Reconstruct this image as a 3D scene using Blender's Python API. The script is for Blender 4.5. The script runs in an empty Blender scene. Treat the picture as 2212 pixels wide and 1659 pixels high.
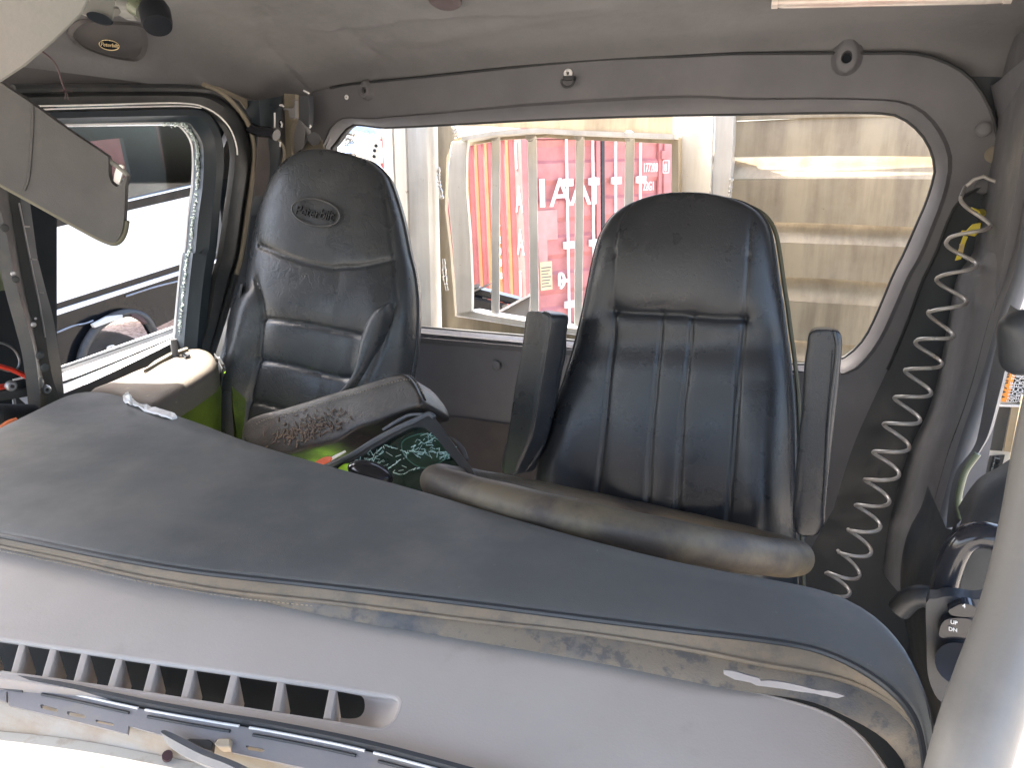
import bpy, bmesh, math, random
import numpy as np
from mathutils import Vector, Matrix
from mathutils.geometry import tessellate_polygon
random.seed(7); rng = np.random.default_rng(7)
S = bpy.context.scene
COL = S.collection
# ---------------------------------------------------------------- camera, sky, sun, exposure
FX, IW, IH = 1600.0, 2212.0, 1659.0
YAW, PITCH = math.radians(24), math.radians(15.5)
FW = Vector((-math.sin(YAW)*math.cos(PITCH), math.cos(YAW)*math.cos(PITCH), -math.sin(PITCH)))
RT = Vector((math.cos(YAW), math.sin(YAW), 0)); UP = RT.cross(FW)
cd = bpy.data.cameras.new('camera'); cam = bpy.data.objects.new('camera', cd); COL.objects.link(cam)
cam.matrix_world = Matrix((RT, UP, -FW)).transposed().to_4x4()
cd.sensor_width = 36; cd.lens = 36*FX/IW; cd.clip_start = 0.01; cd.clip_end = 800
S.camera = cam
SUN = Vector((-.52, .06, .80)).normalized()
w = bpy.data.worlds.new('World'); S.world = w; w.use_nodes = True
nt = w.node_tree; bg = nt.nodes['Background']; sky = nt.nodes.new('ShaderNodeTexSky')
sky.sky_type = 'NISHITA'; sky.sun_disc = False
sky.sun_elevation = math.asin(SUN.z); sky.sun_rotation = math.atan2(SUN.x, SUN.y)
sky.dust_density = 5.0; sky.ozone_density = .35; sky.air_density = 1.0
nt.links.new(sky.outputs[0], bg.inputs[0]); bg.inputs[1].default_value = 0.15
sd = bpy.data.lights.new('sun', 'SUN'); sd.energy = 3.6; sd.angle = math.radians(.5); sd.color = (1, .93, .82)
so = bpy.data.objects.new('sun', sd); COL.objects.link(so); so.rotation_euler = (-SUN).to_track_quat('-Z', 'Y').to_euler()
S.view_settings.view_transform = 'Standard'; S.view_settings.look = 'None'; S.view_settings.exposure = 2.85; S.view_settings.gamma = 1
S.view_settings.use_curve_mapping = False
S.cycles.max_bounces = 10; S.cycles.diffuse_bounces = 6; S.cycles.transparent_max_bounces = 12

# ---------------------------------------------------------------- reading a bearing and putting it on a real plane
CR = {1:(0,0,2.572),2:(860,0,2.572),3:(1716,0,2.572),4:(0,640,2.572),5:(860,640,2.572),6:(1716,640,2.572),
      7:(0,1280,2.544),8:(860,1280,2.544),9:(1716,1280,2.544),'A':(0,380,2.304),'B':(620,200,4.0963),
      'C':(2300,820,1.492),'D':(60,280,2.127),'E':(0,1640,3.16),'F':(1060,280,2.86),'G':(740,900,4.2538)}
def cr(k, *pts):
    x0, y0, s = CR[k]; q = 2212/2576
    return [((x0+x/s)*q, (y0+y/s)*q) for x, y in pts]
def ray(x, y): return RT*((x-IW/2)/FX) - UP*((y-IH/2)/FX) + FW
def onY(pts, v): return [ray(*p)*(v/ray(*p).y) for p in pts]
def onX(pts, v): return [ray(*p)*(v/ray(*p).x) for p in pts]
def onZ(pts, v): return [ray(*p)*(v/ray(*p).z) for p in pts]
def onD(pts, v): return [ray(*p)*v for p in pts]
def onP(pts, p0, n):
    p0 = Vector(p0); n = Vector(n); k = p0.dot(n)
    return [ray(*p)*(k/ray(*p).dot(n)) for p in pts]
def crv(pts, n=40, closed=False):
    """Catmull-Rom through the points, resampled evenly by length"""
    P = [Vector(p) if len(p) == 3 else Vector((p[0], p[1], 0)) for p in pts]
    if len(P) == 2: return [P[0].lerp(P[1], i/(n-1)) for i in range(n)]
    m = len(P); out = []
    rngs = range(m) if closed else range(m-1)
    for i in rngs:
        if closed: a, b, c, d = P[i-1], P[i], P[(i+1) % m], P[(i+2) % m]
        else:
            b, c = P[i], P[i+1]; a = P[i-1] if i else b*2-c; d = P[i+2] if i+2 < m else c*2-b
        for k in range(14):
            t = k/14
            out.append(.5*((2*b)+(c-a)*t+(2*a-5*b+4*c-d)*t*t+(-a+3*b-3*c+d)*t**3))
    out.append(P[0].copy() if closed else P[-1].copy())
    L = [0]
    for i in range(1, len(out)): L.append(L[-1]+(out[i]-out[i-1]).length)
    tot = L[-1]; res = []; j = 0; cnt = n
    for i in range(cnt):
        s = tot*i/(cnt if closed else cnt-1)
        while j < len(L)-2 and L[j+1] < s: j += 1
        t = (s-L[j])/max(1e-9, L[j+1]-L[j]); res.append(out[j].lerp(out[j+1], min(1, t)))
    return res
def lin(pts, n=40):
    P = [Vector(p) for p in pts]; L = [0]
    for i in range(1, len(P)): L.append(L[-1]+(P[i]-P[i-1]).length)
    res = []; j = 0
    for i in range(n):
        s = L[-1]*i/(n-1)
        while j < len(L)-2 and L[j+1] < s: j += 1
        res.append(P[j].lerp(P[j+1], (s-L[j])/max(1e-9, L[j+1]-L[j])))
    return res

# ---------------------------------------------------------------- objects
ORG = {}
def thing(name, label, cat, loc=(0, 0, 0), group=None):
    o = bpy.data.objects.new(name, None); COL.objects.link(o); o.location = loc; o.empty_display_size = .05
    o['label'] = label; o['category'] = cat
    if group: o['group'] = group
    ORG[o] = Vector(loc); return o
def tag(o, label=None, cat=None, group=None, kind=None):
    if label: o['label'] = label
    if cat: o['category'] = cat
    if group: o['group'] = group
    if kind: o['kind'] = kind
    return o
def mk(name, verts, faces, m, parent=None, smooth=True, kind=None, label=None, fix=True):
    org = ORG.get(parent, Vector((0, 0, 0))) if parent else Vector((0, 0, 0))
    me = bpy.data.meshes.new(name)
    me.from_pydata([tuple(Vector(v)-org) for v in verts], [], faces); 
    if fix:
        bm = bmesh.new(); bm.from_mesh(me)
        bmesh.ops.remove_doubles(bm, verts=bm.verts, dist=2e-5)
        bmesh.ops.recalc_face_normals(bm, faces=bm.faces); bm.to_mesh(me); bm.free()
    me.materials.append(m)
    if smooth:
        me.polygons.foreach_set('use_smooth', [True]*len(me.polygons))
        if smooth != 'all': me.set_sharp_from_angle(angle=math.radians(42))
    o = bpy.data.objects.new(name, me); COL.objects.link(o)
    if parent: o.parent = parent; ORG[o] = org
    else: ORG[o] = Vector((0, 0, 0))
    if kind: o['kind'] = kind
    if label: o['label'] = label
    return o
def grid_faces(r, c, wrap=False):
    f = []
    for i in range(r-1):
        for j in range(c if wrap else c-1):
            k = (j+1) % c
            f.append((i*c+j, i*c+k, (i+1)*c+k, (i+1)*c+j))
    return f
def loft(name, curves, m, parent=None, n=40, thick=0, sharp=False, closed=False, away=None, **kw):
    rows = [(crv(c, n, closed) if not sharp else lin(c, n)) for c in curves]
    v = [p for r in rows for p in r]; f = grid_faces(len(rows), n, closed)
    if thick:
        # real thickness: a second sheet behind the first, on the side away from the camera
        V = np.array([tuple(p) for p in v]).reshape(len(rows), n, 3)
        gu = np.gradient(V, axis=1); gv = np.gradient(V, axis=0) if len(rows) > 1 else gu
        nn = np.cross(gu, gv); nn /= np.maximum(1e-9, np.linalg.norm(nn, axis=2, keepdims=True))
        ref = np.array(tuple(away)) if away else V.mean(axis=(0, 1))
        if (nn*ref).sum(axis=2).mean() < 0: nn = -nn
        B = V+nn*thick; R = len(rows); c = n; N = R*c
        v = v+[Vector(p) for p in B.reshape(-1, 3)]
        f = f+[tuple(N+i for i in q[::-1]) for q in f]
        if not closed:
            for i in range(R-1):
                f.append((i*c, (i+1)*c, N+(i+1)*c, N+i*c)); a = i*c+c-1; f.append((a, N+a, N+a+c, a+c))
        for j in range(c if closed else c-1):
            k = (j+1) % c
            f.append((j, N+j, N+k, k)); a = (R-1)*c; f.append((a+j, a+k, N+a+k, N+a+j))
    return mk(name, v, f, m, parent, **kw)
def slab(name, outline, vec, m, parent=None, holes=(), bevel=0, smooth=True, **kw):
    """polygon (with optional holes) given depth along vec"""
    loops = [[Vector(p) for p in outline]]+[[Vector(p) for p in h] for h in holes]
    tri = tessellate_polygon(loops); pts = [p for l in loops for p in l]; N = len(pts); vec = Vector(vec)
    v = pts+[p+vec for p in pts]; f = [tuple(t) for t in tri]+[tuple(i+N for i in t[::-1]) for t in tri]
    s = 0
    for l in loops:
        k = len(l)
        for i in range(k): a, b = s+i, s+(i+1) % k; f.append((a, b, b+N, a+N))
        s += k
    o = mk(name, v, f, m, parent, smooth=smooth, **kw)
    if bevel:
        b = o.modifiers.new('bevel', 'BEVEL'); b.width = bevel; b.segments = 2; b.limit_method = 'ANGLE'; b.angle_limit = math.radians(50)
    return o
def tube_geo(path, rad, seg=10, close=False, flat=1.0):
    P = [Vector(p) for p in path]; n = len(P); v = []; prev = None
    for i, p in enumerate(P):
        if close: t = (P[(i+1) % n]-P[i-1])
        else: t = P[min(n-1, i+1)]-P[max(0, i-1)]
        t.normalize()
        if prev is None: a = t.cross(Vector((0, 0, 1))); a = a if a.length > .1 else t.cross(Vector((1, 0, 0)))
        else: a = prev-t*prev.dot(t)
        a.normalize(); prev = a; b = t.cross(a); r = rad[i] if hasattr(rad, '__len__') else rad
        for k in range(seg):
            an = 2*math.pi*k/seg; v.append(p+a*math.cos(an)*r+b*math.sin(an)*r*flat)
    f = []
    for i in range(n if close else n-1):
        for k in range(seg):
            a0, a1 = i*seg+k, i*seg+(k+1) % seg; j = ((i+1) % n)*seg
            f.append((a0, a1, j+(k+1) % seg, j+k))
    if not close: f += [tuple(range(seg))[::-1], tuple((n-1)*seg+k for k in range(seg))]
    return v, f
def tube(name, path, rad, m, parent=None, seg=10, n=0, close=False, flat=1.0, **kw):
    if n: path = crv(path, n, close)
    v, f = tube_geo(path, rad, seg, close, flat); return mk(name, v, f, m, parent, **kw)
def box_geo(c, ax, ay, az):
    c = Vector(c); ax, ay, az = Vector(ax), Vector(ay), Vector(az)
    v = [c+ax*i+ay*j+az*k for i in (-1, 1) for j in (-1, 1) for k in (-1, 1)]
    return v, [(0, 1, 3, 2), (4, 6, 7, 5), (0, 4, 5, 1), (2, 3, 7, 6), (0, 2, 6, 4), (1, 5, 7, 3)]
def box(name, c, ax, ay, az, m, parent=None, bevel=0, **kw):
    v, f = box_geo(c, ax, ay, az); o = mk(name, v, f, m, parent, smooth=False, **kw)
    if bevel:
        b = o.modifiers.new('bevel', 'BEVEL'); b.width = bevel; b.segments = 3
        o.data.polygons.foreach_set('use_smooth', [True]*6)
        o.modifiers.new('wn', 'WEIGHTED_NORMAL')
    return o
def bar(name, p, q, wv, dv, m, parent=None, bevel=0, **kw):
    p, q = Vector(p), Vector(q); return box(name, (p+q)/2, (q-p)/2, wv, dv, m, parent, bevel, **kw)
def join_geo(name, geos, m, parent=None, **kw):
    V, F = [], []
    for v, f in geos:
        k = len(V); V += list(v); F += [tuple(i+k for i in q) for q in f]
    return mk(name, V, F, m, parent, fix=False, **kw)
def disc(name, c, nrm, r, h, m, parent=None, seg=20, dome=.5, inner=0, **kw):
    """a short domed button / screw head / washer"""
    c, nrm = Vector(c), Vector(nrm).normalized(); a = nrm.orthogonal().normalized(); b = nrm.cross(a)
    prof = [(r, 0), (r, h*.5), (r*.85, h*(.5+dome*.35)), (r*.5, h*(.5+dome*.5)), (max(inner, r*.02), h*(.5+dome*.5))]
    if inner: prof[3] = (r*.7, h*.9); prof[4] = (inner, h*.9); prof.append((inner, -h*.2))
    v = []; 
    for rr, hh in prof:
        for k in range(seg): an = 2*math.pi*k/seg; v.append(c+a*math.cos(an)*rr+b*math.sin(an)*rr+nrm*hh)
    f = grid_faces(len(prof), seg, True)
    if not inner: f.append(tuple((len(prof)-1)*seg+k for k in range(seg)))
    return mk(name, v, f, m, parent, **kw)
def text(name, s, p, xd, yd, size, m, parent=None, depth=.001, shear=0, align='LEFT', space=1.0, **kw):
    cu = bpy.data.curves.new('t', 'FONT'); cu.body = s; cu.size = size; cu.extrude = depth; cu.shear = shear; cu.align_x = align
    cu.space_character = space; cu.resolution_u = 4
    t = bpy.data.objects.new('t', cu); COL.objects.link(t); bpy.context.view_layer.update()
    me = bpy.data.meshes.new_from_object(t.evaluated_get(bpy.context.evaluated_depsgraph_get()))
    xd = Vector(xd); yd = Vector(yd); n = xd.cross(yd).normalized(); p = Vector(p)
    V = [p+xd*v.co.x+yd*v.co.y+n*v.co.z for v in me.vertices]; F = [tuple(q.vertices) for q in me.polygons]
    bpy.data.objects.remove(t); bpy.data.curves.remove(cu); bpy.data.meshes.remove(me)
    return mk(name, V, F, m, parent, smooth=False, fix=False, **kw)
def pillow(name, L, R, p0, n, T, m, parent=None, p=2.6, back=.5, nu=60, nv=70, e0=.25, e1=.0, pe=2.2, seams=(), shape=None, **kw):
    """padded cushion: outline L / R (bearings, top to bottom) on plane p0,n, swelling T towards n; seams pull the cover in"""
    p0 = Vector(p0); n = Vector(n).normalized()
    A = crv(onP(L, p0, n), nv); B = crv(onP(R, p0, n), nv)
    e1v = Vector((1, 0, 0)); e1v = (e1v-n*e1v.dot(n)).normalized(); e2v = n.cross(e1v)
    u = np.sin(np.linspace(-1, 1, nu)*math.pi/2*.98)/math.sin(math.pi/2*.98)
    v = np.linspace(0, 1, nv)
    g = np.ones(nv)
    if e0: g *= np.where(v < e0, np.maximum(0, 1-(1-v/e0)**pe)**(1/pe), 1)
    if e1: g *= np.where(v > 1-e1, np.maximum(0, 1-(1-(1-v)/e1)**pe)**(1/pe), 1)
    Aa = np.array([tuple(q) for q in A]); Ba = np.array([tuple(q) for q in B])
    uu = (u+1)/2
    base = Aa[:, None, :]*(1-uu)[None, :, None]+Ba[:, None, :]*uu[None, :, None]
    h = T*np.power(np.maximum(0, 1-np.abs(u)**p), 1/p)[None, :]*g[:, None]
    q0 = np.array(tuple(p0)); ea, eb, en = (np.array(tuple(x)) for x in (e1v, e2v, n))
    a = (base-q0)@ea; b = (base-q0)@eb
    env = np.clip(h/T*1.6, 0, 1)
    if shape is not None: h = h+shape(a, b, np.broadcast_to(u[None, :], a.shape), np.broadcast_to(v[:, None], a.shape))*env
    for pts, wd, dp, pw, pd in seams:
        C = crv(onP(pts, p0+n*T, n), 24) if len(pts) > 2 else onP(pts, p0+n*T, n)
        C = np.array([((c-p0).dot(e1v), (c-p0).dot(e2v)) for c in C]); d = np.full(a.shape, 9.)
        for i in range(len(C)-1):
            s = C[i+1]-C[i]; l = (s**2).sum()+1e-12
            t = np.clip(((a-C[i, 0])*s[0]+(b-C[i, 1])*s[1])/l, 0, 1)
            d = np.minimum(d, np.hypot(a-C[i, 0]-t*s[0], b-C[i, 1]-t*s[1]))
        h = h-(dp*np.exp(-(d/wd)**2)+pd*np.exp(-d/pw))*env
    F = base+h[..., None]*en
    ub = u[1:-1][::-1][::4]; hb = -back*T*np.power(np.maximum(0, 1-np.abs(ub)**p), 1/p)[None, :]*g[:, None]
    bb = Aa[:, None, :]*(1-(ub+1)/2)[None, :, None]+Ba[:, None, :]*((ub+1)/2)[None, :, None]+hb[..., None]*en
    allv = np.concatenate([F, bb], axis=1); c = allv.shape[1]
    vv = [Vector(x) for x in allv.reshape(-1, 3)]; ff = grid_faces(nv, c, True)
    ff += [tuple(range(c)), tuple((nv-1)*c+k for k in range(c))[::-1]]
    o = mk(name, vv, ff, m, parent, smooth='all', **kw)
    return o

# ---------------------------------------------------------------- materials
def mat(name, col, rough=.6, metal=0, fine=(400, .15), coarse=None, dirt=None, dirt2=None, crackle=None, spec=.5, coat=0, streak=None, trans=0, alpha=1, sheen=0, mott=.12, mscale=6, rvar=.1):
    m = bpy.data.materials.new(name); m.use_nodes = True; N = m.node_tree.nodes; Lk = m.node_tree.links
    B = N['Principled BSDF']; tc = N.new('ShaderNodeTexCoord')
    def noise(sc, det=4, rough_=.55, vec=None):
        t = N.new('ShaderNodeTexNoise'); t.inputs['Scale'].default_value = sc; t.inputs['Detail'].default_value = det; t.inputs['Roughness'].default_value = rough_
        Lk.new(vec or tc.outputs['Object'], t.inputs['Vector']); return t.outputs['Fac']
    def ramp(src, a, b):
        r = N.new('ShaderNodeMapRange'); r.inputs['From Min'].default_value = a; r.inputs['From Max'].default_value = b; Lk.new(src, r.inputs['Value']); return r.outputs[0]
    def mix(f, a, b):
        x = N.new('ShaderNodeMix'); x.data_type = 'RGBA'
        (Lk.new(f, x.inputs['Factor']) if not isinstance(f, float) else x.inputs['Factor'].__setattr__('default_value', f))
        for i, c in ((6, a), (7, b)):
            if isinstance(c, tuple): x.inputs[i].default_value = (*c, 1)
            else: Lk.new(c, x.inputs[i])
        return x.outputs[2]
    def mul(a, k):
        x = N.new('ShaderNodeMath'); x.operation = 'MULTIPLY'; Lk.new(a, x.inputs[0])
        (Lk.new(k, x.inputs[1]) if not isinstance(k, (int, float)) else x.inputs[1].__setattr__('default_value', k)); return x.outputs[0]
    col = tuple(col)
    dk = tuple(c*(1-mott) for c in col); lt = tuple(min(1, c*(1+mott)) for c in col)
    c = mix(ramp(noise(mscale, 5), .3, .7), dk, lt)
    rgh = None
    if streak:   # (colour, scale vector, amount)
        mp = N.new('ShaderNodeMapping'); mp.inputs['Scale'].default_value = streak[1]; Lk.new(tc.outputs['Object'], mp.inputs['Vector'])
        c = mix(mul(ramp(noise(1, 6, .65, mp.outputs[0]), .42, .72), streak[2]), c, streak[0])
    for d in (dirt, dirt2):
        if d:   # (colour, scale, lo, hi, amount)
            f = mul(ramp(noise(d[1], 8, .65), d[2], d[3]), d[4]); c = mix(f, c, d[0])
    Lk.new(c, B.inputs['Base Color'])
    rr = N.new('ShaderNodeMapRange'); rr.inputs['To Min'].default_value = max(.03, rough-rvar); rr.inputs['To Max'].default_value = min(1, rough+rvar)
    rr.inputs['From Min'].default_value = .3; rr.inputs['From Max'].default_value = .7
    Lk.new(noise(14, 6), rr.inputs['Value']); Lk.new(rr.outputs[0], B.inputs['Roughness'])
    B.inputs['Metallic'].default_value = metal; B.inputs['Specular IOR Level'].default_value = spec; B.inputs['Coat Weight'].default_value = coat
    if sheen: B.inputs['Sheen Weight'].default_value = sheen
    if trans: B.inputs['Transmission Weight'].default_value = trans
    if alpha < 1: B.inputs['Alpha'].default_value = alpha
    prev = None
    def bump(h, st, dist):
        nonlocal prev
        b = N.new('ShaderNodeBump'); b.inputs['Strength'].default_value = st; b.inputs['Distance'].default_value = dist; Lk.new(h, b.inputs['Height'])
        if prev: Lk.new(prev, b.inputs['Normal'])
        prev = b.outputs[0]
    if coarse: bump(noise(coarse[0], 5), coarse[1], coarse[2])
    if crackle:  # (scale, strength, stretch)
        nz = N.new('ShaderNodeTexNoise'); nz.inputs['Scale'].default_value = crackle[0]*.35; nz.inputs['Detail'].default_value = 3; Lk.new(tc.outputs['Object'], nz.inputs['Vector'])
        mp = N.new('ShaderNodeMapping'); mp.inputs['Scale'].default_value = crackle[2]; Lk.new(tc.outputs['Object'], mp.inputs['Vector'])
        ad = N.new('ShaderNodeMix'); ad.data_type = 'VECTOR'; ad.inputs['Factor'].default_value = .1; Lk.new(mp.outputs[0], ad.inputs[4]); Lk.new(nz.outputs['Color'], ad.inputs[5])
        vo = N.new('ShaderNodeTexVoronoi'); vo.feature = 'DISTANCE_TO_EDGE'; vo.inputs['Scale'].default_value = crackle[0]; Lk.new(ad.outputs[1], vo.inputs['Vector'])
        bump(mul(ramp(vo.outputs['Distance'], 0, .09), ramp(noise(5, 3), .35, .6)), crackle[1], .0016)
        # long shallow folds, patchy
        mw = N.new('ShaderNodeMapping'); mw.inputs['Scale'].default_value = (26, 26, 13); Lk.new(tc.outputs['Object'], mw.inputs['Vector'])
        rn = N.new('ShaderNodeTexNoise'); rn.noise_type = 'RIDGED_MULTIFRACTAL'; rn.inputs['Scale'].default_value = 1; rn.inputs['Detail'].default_value = 4; rn.inputs['Distortion'].default_value = .6
        Lk.new(mw.outputs[0], rn.inputs['Vector']); bump(mul(rn.outputs['Fac'], ramp(noise(6, 2), .4, .65)), crackle[1]*.28, .0016)
    if fine: bump(noise(fine[0], 2), fine[1], .001)
    if prev: Lk.new(prev, B.inputs['Normal'])
    return m
def glass(name, tint, alpha, rough=.02):
    m = bpy.data.materials.new(name); m.use_nodes = True; N = m.node_tree.nodes; Lk = m.node_tree.links; N.remove(N['Principled BSDF'])
    o = N['Material Output']; t = N.new('ShaderNodeBsdfTransparent'); t.inputs[0].default_value = (*tint, 1)
    g = N.new('ShaderNodeBsdfGlossy'); g.inputs['Roughness'].default_value = rough; fr = N.new('ShaderNodeFresnel'); fr.inputs[0].default_value = 1.5
    mx = N.new('ShaderNodeMixShader'); Lk.new(fr.outputs[0], mx.inputs[0]); Lk.new(t.outputs[0], mx.inputs[1]); Lk.new(g.outputs[0], mx.inputs[2]); Lk.new(mx.outputs[0], o.inputs[0]); return m
TAN = (.36, .26, .16)
M = {}
M['head'] = mat('headliner_vinyl', (.185, .182, .186), .62, fine=(260, .22), coarse=(7, .5, .012), dirt=((.13, .128, .13), 3, .5, .75, .5), dirt2=((.08, .07, .06), 60, .72, .78, .6))
M['trim'] = mat('grey_trim_plastic', (.125, .125, .134), .5, fine=(500, .18), coarse=(5, .2, .006), dirt=((.18, .165, .155), 4, .5, .8, .5), dirt2=((.07, .065, .06), 70, .72, .78, .5))
M['trimd'] = mat('dark_grey_trim', (.085, .092, .105), .55, fine=(500, .2), dirt=((.16, .14, .12), 5, .5, .8, .5))
M['mask'] = mat('black_painted_metal', (.024, .034, .044), .42, fine=(300, .1), coarse=(9, .2, .004), dirt=((.042, .05, .058), 7, .52, .75, .4))
M['rubber'] = mat('black_rubber', (.026, .029, .032), .5, fine=(300, .2), dirt=((.1, .09, .08), 12, .5, .75, .35))
M['leathP'] = mat('worn_black_leather', (.042, .047, .053), .31, fine=(700, .3), crackle=(42, .17, (1.0, 1, .55)), coarse=(9, .22, .006), dirt=((.085, .08, .07), 6, .5, .8, .5), rvar=.1)
M['leathD'] = mat('black_seat_leather', (.024, .027, .032), .31, fine=(800, .25), crackle=(60, .10, (1, 1, .6)), coarse=(9, .2, .006), dirt=((.05, .046, .042), 5, .52, .8, .3), rvar=.09)
M['leathA'] = mat('dirty_armrest_leather', (.022, .020, .020), .42, fine=(600, .3), crackle=(60, .2, (1, 1, 1)), dirt=((.06, .042, .03), 30, .55, .62, .5))
M['pad'] = mat('dash_pad_vinyl', (.122, .127, .127), .6, fine=(900, .3), coarse=(4, .25, .01), dirt=((.27, .25, .225), 3.2, .45, .72, .7), dirt2=((.4, .37, .33), 110, .68, .76, .7), rvar=.1)
M['skirt'] = mat('dusty_pad_edge', (.21, .18, .14), .85, fine=(600, .4), dirt=((.31, .24, .165), 9, .4, .65, .8), dirt2=((.11, .105, .10), 34, .54, .7, .6), streak=((.15, .13, .105), (3, 90, 90), .6))
M['skirt2'] = mat('worn_blue_grey_pad_edge', (.115, .12, .128), .75, fine=(600, .4), dirt=((.25, .205, .15), 11, .38, .58, .85), dirt2=((.075, .08, .09), 60, .52, .62, .7))
M['cowl'] = mat('sun_bleached_lavender_plastic', (.56, .505, .46), .62, fine=(500, .15), coarse=(3, .12, .01), dirt=((.46, .41, .36), 4, .45, .8, .6), dirt2=((.36, .31, .25), 18, .6, .75, .35), mott=.05)
M['cowl2'] = mat('cowl_lip_plastic', (.24, .23, .235), .5, fine=(400, .12), dirt=((.34, .28, .2), 14, .5, .7, .6))
M['dust'] = mat('tan_dusty_paint', (.42, .34, .24), .75, fine=(300, .2), dirt=((.32, .2, .11), 12, .45, .7, .7), streak=((.5, .5, .5), (3, 40, 40), .6))
M['dustwhite'] = mat('dusty_cream_paint', (.66, .62, .54), .6, fine=(300, .2), dirt=((.4, .3, .2), 30, .52, .64, .6))
M['cap'] = mat('dusty_door_cap_vinyl', (.11, .093, .08), .7, fine=(420, .8), coarse=(40, .3, .002), dirt=((.19, .155, .12), 7, .4, .75, .7), dirt2=((.3, .22, .14), 30, .66, .7, .7))
M['lime'] = mat('lime_bounce_vinyl', (.11, .145, .014), .45, fine=(300, .2), coarse=(10, .3, .006), dirt=((.04, .06, .01), 5, .4, .75, .6))  # green light bounced off the vest, painted into the door panel's colour
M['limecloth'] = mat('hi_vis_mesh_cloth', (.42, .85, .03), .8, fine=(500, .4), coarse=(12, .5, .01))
M['limebounce'] = mat('lime_bounce_leather', (.10, .155, .012), .7, fine=(500, .4), crackle=(42, .3, (1, 1, .55)), dirt=((.03, .04, .012), 9, .42, .66, .9))  # the vest's green bounce on creased leather, painted as colour
M['orange'] = mat('orange_cloth', (.85, .12, .02), .6)
M['wheel'] = mat('worn_wheel_rim_leather', (.125, .104, .078), .55, fine=(500, .15), coarse=(12, .3, .004), dirt=((.15, .12, .07), 5, .42, .7, .75), dirt2=((.055, .046, .044), 8, .46, .6, .85))
M['alu'] = mat('weathered_aluminium', (.46, .38, .26), .5, .3, fine=(300, .15), streak=((.20, .16, .115), (16, 16, 1.6), .85), dirt=((.5, .43, .32), 9, .45, .75, .5), dirt2=((.13, .09, .06), 60, .68, .74, .7), coarse=(6, .25, .01))
M['aluw'] = mat('sunlit_aluminium', (.74, .70, .62), .5, .3, fine=(300, .15), streak=((.45, .38, .28), (20, 20, 1.5), .5), dirt=((.25, .16, .1), 45, .66, .72, .7))  # paler copy of the rack aluminium, sunlight painted into its colour
M['weld'] = mat('weld_bead', (.5, .47, .42), .35, .8, coarse=(90, .9, .004))
M['chrome'] = mat('chrome', (.8, .8, .8), .12, 1, fine=None, coarse=(8, .8, .02), dirt=((.3, .24, .15), 12, .5, .7, .8))
M['steel'] = mat('dull_steel', (.35, .35, .37), .35, .8, fine=(300, .1), dirt=((.2, .16, .12), 20, .5, .7, .6))
M['wire'] = mat('silver_coil_hose', (.5, .48, .45), .33, .3, fine=None, dirt=((.3, .2, .12), 20, .5, .7, .6))
M['yellow'] = mat('yellow_plastic', (.75, .62, .06), .45)
M['red'] = mat('red_wire_insulation', (.6, .05, .03), .4)
M['orangew'] = mat('orange_wire_insulation', (.7, .2, .08), .5)
M['maroon'] = mat('maroon_cord', (.05, .022, .026), .6)
M['cred'] = mat('container_red_paint', (.46, .175, .165), .55, fine=(60, .1), coarse=(3, .15, .02), dirt=((.6, .3, .27), 2.2, .45, .8, .5), dirt2=((.10, .03, .02), 7, .68, .74, .8))
M['cpale'] = mat('peeled_label_paint', (.5, .26, .24), .6)
M['corange'] = mat('sunlit_red_paint', (.6, .16, .075), .6, fine=(60, .1), dirt=((.22, .07, .03), 4, .62, .7, .9))  # container red with the sunlit orange painted into its colour
M['wht'] = mat('white_paint', (.8, .79, .77), .55, fine=None)
M['whtclean'] = mat('white_truck_paint', (.85, .86, .88), .25, fine=None, mott=.02)
M['blk'] = mat('black_truck_paint', (.006, .007, .009), .14, spec=.22, fine=None, dirt=((.035, .022, .013), 4, .55, .7, .5), coarse=(3, .08, .02))
M['tyre'] = mat('tyre_rubber', (.02, .02, .022), .75, fine=(80, .3))
M['paper'] = mat('white_paper', (.85, .84, .82), .8, coarse=(30, .4, .004))
M['visor'] = mat('visor_vinyl', (.050, .051, .052), .6, fine=(500, .3), coarse=(6, .25, .01), dirt=((.10, .095, .085), 6, .5, .8, .5))
M['piping'] = mat('olive_piping', (.10, .10, .07), .55, fine=(500, .2))
M['header'] = mat('pale_header_plastic', (.15, .155, .145), .5, fine=(300, .15), coarse=(3, .2, .01), dirt=((.2, .18, .17), 4, .5, .75, .6))
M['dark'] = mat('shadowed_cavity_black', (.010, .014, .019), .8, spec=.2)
M['gravel'] = mat('gravel', (.40, .37, .33), .9, fine=(40, .8), coarse=(14, 1, .06), dirt=((.16, .13, .1), 20, .5, .6, .9))
M['grass'] = mat('grass', (.09, .15, .04), .9, fine=(20, .5), mott=.4)
M['leaf'] = mat('foliage', (.035, .06, .022), .8, mott=.5, mscale=3, fine=None)
M['bark'] = mat('bark', (.09, .07, .05), .9)
M['floor'] = mat('dirty_floor_mat', (.04, .04, .042), .85, dirt=((.13, .1, .07), 9, .4, .7, .7))
M['badge'] = mat('badge_gold', (.9, .72, .42), .3, .6, fine=None)
M['tan'] = mat('tan_lap_belt_web', (.2, .175, .13), .7)
M['belt'] = mat('grey_seat_belt_web', (.055, .06, .068), .6, fine=(600, .4))
M['labelor'] = mat('orange_label_print', (.9, .33, .05), .5, fine=None)
M['labelblk'] = mat('black_label_print', (.02, .02, .02), .5, fine=None)
M['labelyel'] = mat('aged_yellow_placard', (.62, .50, .30), .6, fine=None)
M['gray'] = mat('grey_switch_panel', (.034, .038, .044), .42, fine=(500, .12))
M['gray2'] = mat('wiper_grey_paint', (.17, .175, .185), .4, fine=(400, .1), dirt=((.25, .24, .22), 20, .5, .7, .5))
M['cupblk'] = mat('matte_black_plastic', (.008, .010, .014), .5, spec=.3, fine=None)
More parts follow.
